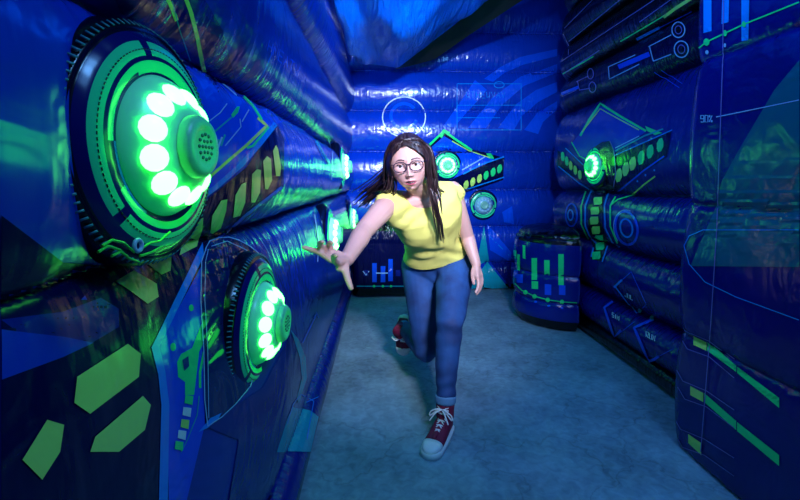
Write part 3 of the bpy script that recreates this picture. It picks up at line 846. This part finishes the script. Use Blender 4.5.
def torso_secs(g, top=True):
    """g grows the section outwards: 0 for the body, more for the shirt"""
    hr = (hipL-hipR).normalized(); sr = (shL-shR).normalized()
    S_ = []
    pts = [(pel+V((0, .0, -.02)), .165, .095, .115, 0), (pel.lerp(waist, .45), .155, .088, .105, .2), (waist, .120, .085, .09, .45), (waist.lerp(chest, .5), .135, .095, .095, .65),
           (chest, .150, .112, .10, .85), (chest.lerp(neckb, .5), .152, .09, .09, 1), (neckb+V((0, .02, -.012)), .105, .055, .065, 1)]
    for i, (c, a, bf, bb, t) in enumerate(pts):
        r = hr.lerp(sr, t).normalized()
        j, k = max(0, i-1), min(len(pts)-1, i+1)
        ax = (pts[k][0]-pts[j][0]).normalized()
        r = (r-ax*r.dot(ax)).normalized(); d = ax.cross(r)
        if d.y > 0: d = -d
        S_.append((c, r, d, a+g, bf+g, bb+g))
    out = []
    for i in range(len(S_)-1):
        for q in range(4):
            t = q/4; a, b = S_[i], S_[i+1]; t2 = t*t*(3-2*t)*.5+t*.5
            out.append((a[0].lerp(b[0], t), a[1].lerp(b[1], t).normalized(), a[2].lerp(b[2], t).normalized(), lerp(a[3], b[3], t2), lerp(a[4], b[4], t2), lerp(a[5], b[5], t2)))
    out.append(S_[-1]); return out

# head frame
Fh = V((-.11, -.97, -.10)).normalized(); Uh = V((-.12, 0, 1)); Uh = (Uh-Fh*Uh.dot(Fh)).normalized(); Xh = Uh.cross(Fh) * -1
if Xh.x < 0: Xh = -Xh
def HL(x, y, z): return head+Xh*x+Fh*y+Uh*z
def head_pt(th, ph, grow=0):
    """th around (0 is the face), ph from chin up; returns local x, forward, up"""
    dx, dy, dz = math.sin(th)*math.cos(ph), math.cos(th)*math.cos(ph), math.sin(ph)
    x, y, z = .079*dx, (.094 if dy < 0 else .088)*dy, .112*dz
    t = max(0, -z/.112)
    if z < 0:
        x *= 1-.30*t**1.6
        if dy < 0: y *= 1-.45*t
        z *= .97
    if dy > 0:      # flatten the face plane a little
        y = .088*(dy**.80) if dy > 0 else y
        y *= 1-.10*max(0, z/.112)
    g = lambda cx, cz, sx, sz: math.exp(-((abs(x)-cx)/sx)**2-((z-cz)/sz)**2)
    if dy > .15:
        f = 0
        f -= .013*g(.031, .000, .016, .011)
        f += .004*g(.026, .021, .022, .007)
        nzr = max(0, min(1, (.012-z)/.050)) if z > -.040 else max(0, 1-(-.040-z)/.009)
        f += (.006+.018*nzr)*math.exp(-(x/(.0065+.004*nzr))**2)*(1 if z < .012 else max(0, 1-(z-.012)/.03))
        f += .006*g(.012, -.040, .005, .006)
        f += .004*g(.042, -.028, .018, .018)
        f += .0065*g(0, -.0615, .020, .0048)+.0075*g(0, -.0775, .017, .0055)-.006*g(0, -.0695, .019, .0028)
        f -= .004*g(0, -.088, .02, .006)
        f += .009*g(0, -.103, .020, .012)
        y += f*min(1, dy*1.6)
    return V((x*(1+grow/.075), y+grow*math.copysign(1, dy)*abs(dy), z*(1+grow/.11)))

SKIN, N, L, B = newmat('skin')
B.inputs['Base Color'].default_value = (*lin((206, 160, 146)), 1); B.inputs['Roughness'].default_value = .46
B.inputs['Subsurface Weight'].default_value = .12; B.inputs['Subsurface Radius'].default_value = (.012, .005, .003); B.inputs['Subsurface Scale'].default_value = .6
LIP = plain('lips', (170, 82, 92), .35); BROW = plain('brow', (60, 42, 40), .7); MOUTH = plain('mouth', (70, 25, 35), .5); TEETH = plain('teeth', (225, 220, 215), .3)
LINER = plain('lashes', (30, 20, 24), .6)

bm = bmesh.new()
loft(bm, torso_secs(0))
limb(bm, [neckb+V((0, .035, -.045)), neckb+V((0, .012, .02)), HL(0, -.022, -.055), HL(0, -.012, -.02)], [.062, .050, .049, .048], 16)
limb(bm, [neckb+V((0, .02, -.02)).lerp(shR, 0), neckb.lerp(shR, .5)+V((0, .01, -.01)), shR], [.05, .048, .048], 14)
limb(bm, [neckb+V((0, .02, -.02)), neckb.lerp(shL, .5)+V((0, .01, -.01)), shL], [.05, .048, .046], 14)
limb(bm, [shR, shR.lerp(elR, .35), elR, elR.lerp(wrR, .3), wrR], [.050, .046, .036, .037, .0245], 16, 16)
limb(bm, [shL, shL.lerp(elL, .4), elL, elL.lerp(wrL, .3), wrL], [.047, .041, .034, .034, .023], 16, 16)
for hp, kn, an in ((hipR, knR, anR), (hipL, knL, anL)):
    limb(bm, [hp, hp.lerp(kn, .5), kn, kn.lerp(an, .35), an], [.070, .060, .040, .038, .028], 14, 16)
# right hand: thumb down, index towards the camera, the others towards the wall
def fing(P, r0, r1): limb(bm, P, [lerp(r0, r1, i/(len(P)-1)) for i in range(len(P))], 10, 10)
ix, mdl, rg, pk_ = at_y(337, 263, 1.350), at_y(331, 260, 1.366), at_y(329, 255, 1.385), at_y(333, 251, 1.405)
for r_, q in ((.0155, ix), (.015, mdl), (.014, rg), (.013, pk_)): limb(bm, [wrR, wrR.lerp(q, .5), q], [.019, r_+.001, r_-.003], 12, 6, flat=.9)
limb(bm, [wrR, at_y(342, 266, 1.395), at_y(339, 268, 1.37)], [.019, .017, .012], 10)
fing([ix, at_y(335, 261, 1.315), at_y(333.5, 257, 1.285), at_y(336, 255.5, 1.257)], .0112, .0082)
fing([mdl, at_y(320, 253, 1.345), at_y(311, 249.5, 1.325), at_y(304, 247.5, 1.315)], .0105, .0072)
fing([rg, at_y(323, 247.5, 1.36), at_y(319.5, 243.5, 1.325), at_y(322.5, 242, 1.295)], .0100, .0072)
fing([pk_, at_y(330, 246, 1.39), at_y(329, 242.5, 1.36), at_y(332, 243, 1.335)], .0090, .0066)
fing([at_y(345, 262, 1.405), at_y(345.5, 271, 1.375), at_y(348, 280, 1.355), at_y(351, 288, 1.345)], .0145, .0088)
# left hand, hanging and lightly curled
lm = at_y(479, 277, 2.10)
for k, (dx, ln) in enumerate(((-.024, .066), (-.008, .074), (.008, .070), (.023, .056))):
    q = lm+V((dx*.55, dx*.8, .004*abs(k-1.5)))
    limb(bm, [wrL, wrL.lerp(q, .5), q], [.018, .013, .0115], 10, 5)
    limb(bm, [q, q+V((.004, -.012, -ln*.45)), q+V((-.004, -.030, -ln*.8)), q+V((-.014, -.038, -ln))], [.0095, .0085, .008, .0068], 10, 8)
limb(bm, [wrL+V((-.006, -.008, -.01)), wrL+V((-.020, -.026, -.038)), wrL+V((-.022, -.040, -.066)), wrL+V((-.018, -.046, -.086))], [.014, .012, .0095, .0075], 10, 8)
bm = remesh(bm, .0042, 3, .5)
for f in bm.faces: f.material_index = 0
# head joined on: fine grid with its own features
nT, nP = 280, 230
rows = []
for j in range(nP+1):
    ph = -PI/2+PI*j/nP; rows.append([head_pt(2*PI*i/nT-PI, max(-1.5705, min(1.5705, ph))) for i in range(nT)])
vr = [[bm.verts.new(HL(*p)) for p in r_] for r_ in rows]
def face_mat(p):
    x, y, z = p; ax = abs(x)
    if y < .02: return 0
    u = z+.0695; wl = .0225
    top = .0105*(1-(ax/wl)**1.6)-.002*math.exp(-(ax/.004)**2) if ax < wl else -1
    bot = -.0125*(1-(ax/wl)**2) if ax < wl else 1
    if ax < wl and bot < u < top:
        o1, o2 = .0026*(1-(ax/.018)**2), -.0042*(1-(ax/.018)**2)
        if ax < .018 and o2 < u < o1: return 4 if (u > -.0006 and ax < .013) else 3
        return 1
    bz = .0205+.004*math.sin(min(1, max(0, (ax-.014)/.036))*PI)-.004*max(0, (ax-.04)/.012)
    if .013 < ax < .050 and abs(z-bz) < .0030*(1-.5*max(0, (ax-.03)/.02)): return 2
    e = ((ax-.031)/.0165)**2+((z-.0005)/.0085)**2
    if .55 < e < 1.25 and z > .001: return 5
    return 0
for j in range(nP):
    for i in range(nT):
        k = (i+1) % nT
        f = bm.faces.new((vr[j][i], vr[j][k], vr[j+1][k], vr[j+1][i]))
        f.material_index = face_mat((rows[j][i]+rows[j][k]+rows[j+1][k]+rows[j+1][i])/4)
# eyelids
for sx in (-1, 1):
    c = HL(sx*.031, .0655, -.0005); n_ = 20
    for z0, z1, mt in ((.30, .42, 5), (.42, 1.0, 0), (-1.0, -.62, 0)):
        grid = []
        for j in range(9):
            zz = lerp(z0, z1, j/8); row = []
            for i in range(n_+1):
                a = -1.35+2.7*i/n_; rr = math.sqrt(max(0, 1-zz*zz)); R_ = .0134 if mt == 0 else .0139
                row.append(bm.verts.new(c+(Xh*math.sin(a)*rr+Fh*math.cos(a)*rr+Uh*zz)*R_))
            grid.append(row)
        for a_, b_ in zip(grid, grid[1:]):
            for i in range(n_):
                f = bm.faces.new((a_[i], a_[i+1], b_[i+1], b_[i])); f.material_index = mt
# ears
for sx in (-1, 1):
    limb(bm, [HL(sx*.074, -.006, .018), HL(sx*.083, -.016, .012), HL(sx*.084, -.016, -.010), HL(sx*.076, -.004, -.034)], [.006, .008, .008, .006], 10, 10)
plink('body', bm, [SKIN, LIP, BROW, MOUTH, TEETH, LINER])
# eyes
EYEW = plain('eye_white', (225, 222, 225), .2); IRIS = plain('iris', (58, 40, 34), .15)
for sx in (-1, 1):
    bm = bmesh.new(); c = HL(sx*.031, .0655, -.0005)
    bmesh.ops.create_uvsphere(bm, u_segments=24, v_segments=16, radius=.0125, matrix=Matrix.Translation(c))
    gz = (Fh+V((-.25, 0, -.04))).normalized()
    for f in bm.faces:
        if (f.calc_center_median()-c).normalized().dot(gz) > .87: f.material_index = 1
    plink('eye', bm, [EYEW, IRIS])
# glasses
bm = bmesh.new()
for sx in (-1, 1):
    pts = []
    for i in range(33):
        a = 2*PI*i/32; x = math.copysign(abs(math.cos(a))**.75, math.cos(a))*.0255; z = math.copysign(abs(math.sin(a))**.75, math.sin(a))*.0185
        pts.append(HL(sx*.032+x, .102-.35*(abs(sx*.032+x)-.01)*.5, z-.003))
    limb(bm, pts, [.0021]*33, 8, 96, closedtip=False)
    limb(bm, [HL(sx*.057, .093, .008), HL(sx*.074, .075, .010), HL(sx*.082, .0, .012), HL(sx*.080, -.03, .0)], [.0016]*4, 8)
limb(bm, [HL(-.009, .103, .004), HL(0, .107, .006), HL(.009, .103, .004)], [.0020]*3, 8)
gl = plink('glasses', bm, plain('spectacle_frame', (38, 26, 48), .25))
bm = bmesh.new()

# hair
HAIR, N, L, B = newmat('hair')
tc = N.new('ShaderNodeTexCoord'); mp = N.new('ShaderNodeMapping'); mp.inputs['Scale'].default_value = (160, 160, 12)
n1 = N.new('ShaderNodeTexNoise'); n1.inputs['Scale'].default_value = 1; n1.inputs['Detail'].default_value = 2
L.new(tc.outputs['Object'], mp.inputs[0]); L.new(mp.outputs[0], n1.inputs['Vector'])
cr = N.new('ShaderNodeValToRGB'); cr.color_ramp.elements[0].color = (*lin((16, 10, 14)), 1); cr.color_ramp.elements[1].color = (*lin((58, 38, 38)), 1)
cr.color_ramp.elements[0].position = .35; cr.color_ramp.elements[1].position = .7
L.new(n1.outputs[0], cr.inputs[0]); L.new(cr.outputs[0], B.inputs['Base Color']); B.inputs['Roughness'].default_value = .38
bb = N.new('ShaderNodeBump'); bb.inputs['Strength'].default_value = .5; bb.inputs['Distance'].default_value = .003; L.new(n1.outputs[0], bb.inputs['Height']); L.new(bb.outputs[0], B.inputs['Normal'])
bm = bmesh.new()
hr = []
nT2, nP2 = 180, 100
for j in range(nP2+1):
    ph = -.55+(PI/2+.549)*j/nP2; row = []
    for i in range(nT2):
        th = 2*PI*i/nT2-PI
        p = head_pt(th, ph, .014+.004*nz(math.sin(th)*5, math.cos(th)*5, ph*1.5))
        row.append((bm.verts.new(HL(*p)), th, ph, p))
    hr.append(row)
for j in range(nP2):
    for i in range(nT2):
        q = [hr[j][i], hr[j][(i+1) % nT2], hr[j+1][(i+1) % nT2], hr[j+1][i]]
        p = sum((a[3] for a in q), V((0, 0, 0)))/4
        # opening for the face: an arch with a slightly off-centre parting
        xo = p.x+.004
        if p.y > 0 and p.z < .080-.55*(abs(xo)**1.5)/.060**1.5*.080 and abs(xo) < .071: continue
        bm.faces.new([a[0] for a in q])
even_edge(bm, 16)
random.seed(11)
def lock(P, r0, r1, n=1, spread=.012, wave=.012):
    for _ in range(n):
        o_ = V((random.gauss(0, spread*.5), random.gauss(0, spread*.5), random.gauss(0, spread*.3)))
        ph = random.random()*6; Q = []
        for i, p in enumerate(P):
            t = i/(len(P)-1)
            Q.append(V(p)+o_*(.35+1.1*t)+V((math.sin(ph+i*1.9), math.cos(ph+i*1.6), 0))*wave*t*random.uniform(.3, 1))
        limb(bm, Q, [r0*random.uniform(.7, 1.1)]*(len(Q)-1)+[r1], 7, 5*len(Q), flat=.55)
part = HL(-.004, .060, .098)
# her left side (right in the photo): falls straight in front of the shoulder
R0 = [part, HL(.045, .066, .072), HL(.071, .040, .025), HL(.078, .030, -.04), at_y(431, 190, 1.85), at_y(435, 205, 1.86), at_y(439, 222, 1.90), at_y(442, 240, 1.99)]
lock(R0, .0062, .0016, 12, .014, .005)
lock([part, HL(.045, .04, .09), HL(.078, .01, .03), HL(.084, .0, -.05), at_y(431, 185, 1.88), at_y(435, 200, 1.87), at_y(438, 215, 1.89)], .0075, .002, 11, .018, .006)
lock([HL(.0, -.05, .105), HL(.075, -.03, .06), HL(.086, -.03, -.03), HL(.080, -.03, -.11), at_y(437, 192, 1.97)], .012, .004, 9, .02, .006)
# her right side (left in the photo): swings out behind the raised shoulder
L0 = [part, HL(-.045, .062, .074), HL(-.074, .036, .022), HL(-.080, .02, -.04), HL(-.098, .0, -.095), at_y(377, 193, 1.98), at_y(366, 203, 2.04)]
lock(L0, .0062, .0012, 16, .018, .012)
lock([part, HL(-.05, .03, .088), HL(-.079, .0, .02), HL(-.084, -.02, -.05), at_y(382, 186, 1.97), at_y(372, 196, 2.03), at_y(362, 206, 2.08)], .007, .0012, 20, .024, .018)
lock([HL(.0, -.05, .105), HL(-.075, -.04, .06), HL(-.09, -.05, -.03), HL(-.10, -.06, -.10), at_y(386, 198, 2.05)], .012, .004, 12, .022, .01)
lock([HL(-.08, .0, .0), at_y(380, 180, 1.95), at_y(370, 190, 2.0), at_y(363, 196, 2.05)], .004, .001, 12, .03, .016)
plink('hair', bm, HAIR)

# yellow top
TOP, N, L, B = newmat('yellow_knit')
tc = N.new('ShaderNodeTexCoord')
n1 = N.new('ShaderNodeTexNoise'); n1.inputs['Scale'].default_value = 60; n1.inputs['Detail'].default_value = 3
wv = N.new('ShaderNodeTexWave'); wv.inputs['Scale'].default_value = 110; wv.inputs['Distortion'].default_value = 2; wv.bands_direction = 'Z'
L.new(tc.outputs['Object'], n1.inputs['Vector']); L.new(tc.outputs['Object'], wv.inputs['Vector'])
B.inputs['Base Color'].default_value = (*lin((238, 232, 118)), 1); B.inputs['Roughness'].default_value = .85; B.inputs['Specular IOR Level'].default_value = .2
ad = N.new('ShaderNodeMath'); ad.operation = 'ADD'; L.new(n1.outputs[0], ad.inputs[0]); L.new(wv.outputs['Fac'], ad.inputs[1])
bb = N.new('ShaderNodeBump'); bb.inputs['Strength'].default_value = .5; bb.inputs['Distance'].default_value = .0025; L.new(ad.outputs[0], bb.inputs['Height']); L.new(bb.outputs[0], B.inputs['Normal'])
bm = bmesh.new()
secs = torso_secs(.014)
# hem a little flared and slanting with the hips
s0 = secs[2]
s0 = secs[0]
secs = [(s0[0], s0[1], s0[2], s0[3]-.002, s0[4]+.016, s0[5]+.01)]+secs[2:]
loft(bm, secs, 36)
for sh, nk, el in ((shR, neckb, elR), (shL, neckb, elL)):
    ax = (nk+V((0, .02, -.02)))
    out = (el-sh).normalized()
    limb(bm, [ax, ax.lerp(sh, .6)+V((0, .004, .0)), sh+out*.016], [.056, .056, .054], 18, 8)
    # under the arm
    limb(bm, [chest, chest.lerp(sh, .7)+V((0, .01, -.03)), sh+out*.0+V((0, .0, -.02))], [.09, .066, .052], 14, 6)
bm = remesh(bm, .006, 5, .6)
for v in bm.verts:
    p = v.co; t = (p.z-pel.z)
    f = 0
    # folds gathering at the waist and dragging up towards the raised arm
    w1 = math.exp(-((p.z-waist.z+.01)/.06)**2)
    f += .008*w1*math.sin(52*(p.z+.38*p.x)+5*nz(p.x*5, p.y*5, p.z*4))
    w2 = math.exp(-((p-shR).length/.20)**2)
    f += .006*w2*math.sin(60*(p.x*.6-p.z*.8)+4*nz(p.x*7, 1, p.z*7))
    f += .005*nz(p.x*16, p.y*16, p.z*22)
    v.co += v.normal*f
# the hem hangs lower in front and rises over her left hip
h1, h2, h3 = at_y(402, 261, 2.30), at_y(429, 275, 2.18), at_y(466, 243, 2.30)
hn = (h2-h1).cross(h3-h1).normalized()
if hn.z < 0: hn = -hn
bmesh.ops.bisect_plane(bm, geom=bm.verts[:]+bm.edges[:]+bm.faces[:], plane_co=h1, plane_no=hn, clear_inner=True)
# neckline: open the cloth round the neck
nc = neckb+V((.004, -.045, .018)); axn = (HL(0, 0, -.1)-neckb).normalized()
kill = []
for f in bm.faces:
    d = f.calc_center_median()-nc
    if (d.x/.092)**2+(d.y/.085)**2+(d.z/.070)**2 < 1: kill.append(f)
bmesh.ops.delete(bm, geom=kill, context='FACES')
even_edge(bm)
o = plink('yellow_top', bm, TOP)
md = o.modifiers.new('cloth', 'SOLIDIFY'); md.thickness = .003; md.offset = 1

# jeans
DEN, N, L, B = newmat('denim')
tc = N.new('ShaderNodeTexCoord'); n1 = N.new('ShaderNodeTexNoise'); n1.inputs['Scale'].default_value = 9; n1.inputs['Detail'].default_value = 8
L.new(tc.outputs['Object'], n1.inputs['Vector'])
cr = N.new('ShaderNodeValToRGB'); cr.color_ramp.elements[0].color = (*lin((14, 48, 98)), 1); cr.color_ramp.elements[1].color = (*lin((26, 80, 142)), 1)
cr.color_ramp.elements[0].position = .35; cr.color_ramp.elements[1].position = .7
L.new(n1.outputs[0], cr.inputs[0]); L.new(cr.outputs[0], B.inputs['Base Color']); B.inputs['Roughness'].default_value = .75
n2 = N.new('ShaderNodeTexNoise'); n2.inputs['Scale'].default_value = 180; L.new(tc.outputs['Object'], n2.inputs['Vector'])
bb = N.new('ShaderNodeBump'); bb.inputs['Strength'].default_value = .3; bb.inputs['Distance'].default_value = .002; L.new(n2.outputs[0], bb.inputs['Height']); L.new(bb.outputs[0], B.inputs['Normal'])
bm = bmesh.new()
secs = [s_ for s_ in torso_secs(.005)[:9]]
loft(bm, secs, 32)
limb(bm, [hipR+V((-.004, 0, .01)), hipR.lerp(knR, .45), knR.lerp(hipR, .12), knR+V((0, 0, -.004))], [.098, .086, .066, .060], 20, 16)
limb(bm, [knR+V((0, .0, -.005)), knR.lerp(anR, .4)+V((0, 0, .0)), anR.lerp(knR, .05)], [.060, .056, .042], 20, 12)
limb(bm, [hipL+V((.006, 0, .005)), hipL.lerp(knL, .45), knL.lerp(hipL, .12), knL], [.100, .088, .068, .062], 20, 16)
limb(bm, [knL, knL.lerp(anL, .35)+V((0, .012, 0)), anL.lerp(knL, .05)], [.062, .058, .042], 20, 14)
bm = remesh(bm, .006, 4, .6)
for v in bm.verts:
    p = v.co; f = .003*nz(p.x*12, p.y*12, p.z*14)
    for kn in (knR, knL):
        wv_ = math.exp(-((p-kn-V((0, .03, .0))).length/.10)**2); f += .005*wv_*math.sin(75*p.z+4*nz(p.x*9, p.y*9, 0))
    wa = math.exp(-((p-anL).length/.12)**2); f += .005*wa*math.sin(95*p.z+5*nz(p.x*9, p.y*9, 1))
    wh = math.exp(-((p-(hipL+hipR)/2+V((0, .1, .02))).length/.11)**2); f += .005*wh*math.sin(60*(p.z+.5*p.x)+3*nz(p.x*9, 3, p.z*5))
    v.co += v.normal*f
jeans = plink('jeans', bm, DEN)
CUFF = plain('denim_cuff', (90, 140, 180), .8)
for an, kn, r in ((anL, knL, .047), (anR, knR, .045)):
    bm = bmesh.new(); d = (kn-an).normalized()
    P = [an+d*.004, an+d*.012, an+d*.034, an+d*.042]
    limb(bm, P, [r-.004, r+.001, r+.002, r-.003], 24, 12, closedtip=False)
    plink('cuff', bm, CUFF, jeans)['label'] = 'rolled pale denim cuff'

# canvas shoes
CAN = plain('maroon_canvas', (118, 14, 58), .75); RUB = plain('white_rubber', (228, 232, 236), .4); LACE = plain('lace', (235, 238, 240), .7)
def shoe(M):
    """local: y towards the toe, z up, heel at the origin on the sole"""
    def put(name, bm, mat, parent=None):
        bmesh.ops.transform(bm, matrix=M, verts=bm.verts)
        return plink(name, bm, mat, parent)
    def outline(t, side):   # half width along the length, t 0 heel to 1 toe
        return (.030+.014*math.sin(min(1, t*1.15)*PI*.62))*(1 if t < .8 else max(.0, 1-((t-.8)/.2)**2.2*.99)**.5)*(1 if t > .08 else max(0, (1-((.08-t)/.08)**2))**.5*.98+.02)
    Ls = .262
    def body(z0, z1, grow, n=30):
        bm = bmesh.new(); rows = []
        for z in (z0, (z0+z1)/2, z1):
            L_, R_ = [], []
            for i in range(n+1):
                t = i/n; w_ = outline(t, 0)+grow; y = (t-.5)*(Ls+2*grow)+Ls/2
                L_.append(V((-w_, y, z))); R_.append(V((w_, y, z)))
            rows.append([bm.verts.new(p) for p in L_+R_[::-1]])
        m_ = len(rows[0])
        for a, b in zip(rows, rows[1:]):
            for i in range(m_): bm.faces.new((a[i], a[(i+1) % m_], b[(i+1) % m_], b[i]))
        bm.faces.new(list(reversed(rows[0]))); bm.faces.new(rows[-1]); return bm
    up_ = bmesh.new()
    secs = []
    for y, w_, zt in ((.012, .026, .075), (.03, .033, .098), (.06, .036, .104), (.09, .038, .094), (.12, .040, .080), (.15, .042, .068), (.18, .0435, .058), (.21, .042, .052), (.235, .034, .044), (.252, .018, .034)):
        secs.append((V((0, y, .020+(zt-.02)*.42)), V((1, 0, 0)), V((0, 0, 1)), w_, (zt-.02)*.58, (zt-.02)*.45))
    loft(up_, secs, 24, 2.4)
    limb(up_, [V((0, .048, .085)), V((0, .046, .120)), V((0, .046, .150))], [.040, .040, .043], 18, 8, closedtip=False)
    root = put('shoe', up_, CAN)
    put('sole', body(0, .027, .003), RUB, root)
    tc_ = bmesh.new(); ss = []
    for y, w_, zt in ((.200, .0445, .058), (.22, .042, .054), (.24, .034, .047), (.256, .019, .038), (.262, .006, .03)):
        ss.append((V((0, y, .020+(zt-.02)*.42)), V((1, 0, 0)), V((0, 0, 1)), w_, (zt-.02)*.60, (zt-.02)*.48))
    loft(tc_, ss, 22, 2.4); put('toe_cap', tc_, RUB, root)
    lb = bmesh.new()
    zt = lambda y: .1075-.5*(y-.06) if y > .06 else .1075
    limb(lb, [V((0, .19, .062)), V((0, .13, zt(.13)-.003)), V((0, .095, zt(.095)+.004)), V((0, .088, .145))], [.010, .012, .013, .013], 8, 8, flat=.25, fdir=(0, 0, 1), mat=1)
    for i in range(6):
        y = .075+.021*i
        for s_ in (-1, 1):
            limb(lb, [V((s_*.021, y, zt(y)-.008)), V((0, y+.007, zt(y)+.004)), V((-s_*.021, y+.018, zt(y+.018)-.008))], [.0032]*3, 6, 6)
    for i in range(2):
        z = .118+.017*i
        for s_ in (-1, 1): limb(lb, [V((s_*.024, .078, z-.004)), V((0, .0935, z)), V((-s_*.024, .078, z+.008))], [.0032]*3, 6, 6)
    for s_ in (-1, 1):
        limb(lb, [V((0, .094, .138)), V((s_*.022, .108, .142)), V((s_*.048, .104, .124)), V((s_*.052, .106, .104)), V((s_*.024, .104, .130)), V((0, .094, .138))], [.0034]*6, 6, 20)
        limb(lb, [V((0, .094, .138)), V((s_*.022, .116, .128)), V((s_*.042, .130, .098))], [.0032]*3, 6, 8)
    put('lace', lb, [LACE, CAN], root)
    return root
def frame(o_, y_, z_):
    y_ = V(y_).normalized(); z_ = V(z_); z_ = (z_-y_*z_.dot(y_)).normalized(); x_ = y_.cross(z_)
    return Matrix.Translation(o_) @ Matrix((x_, y_, z_)).transposed().to_4x4()
fd = V((-.46, -.89, 0)).normalized()
heelp = V((anL.x, anL.y, 0))-fd*.050; heelp.z = .001
shoe(frame(heelp, fd, (0, 0, 1)))
bdir = V((-.02, .12, -1)).normalized(); bup = V((-.25, -1, -.1))
shoe(frame(anR-bdir*.062+V((.012, .060, .0)), bdir, bup))
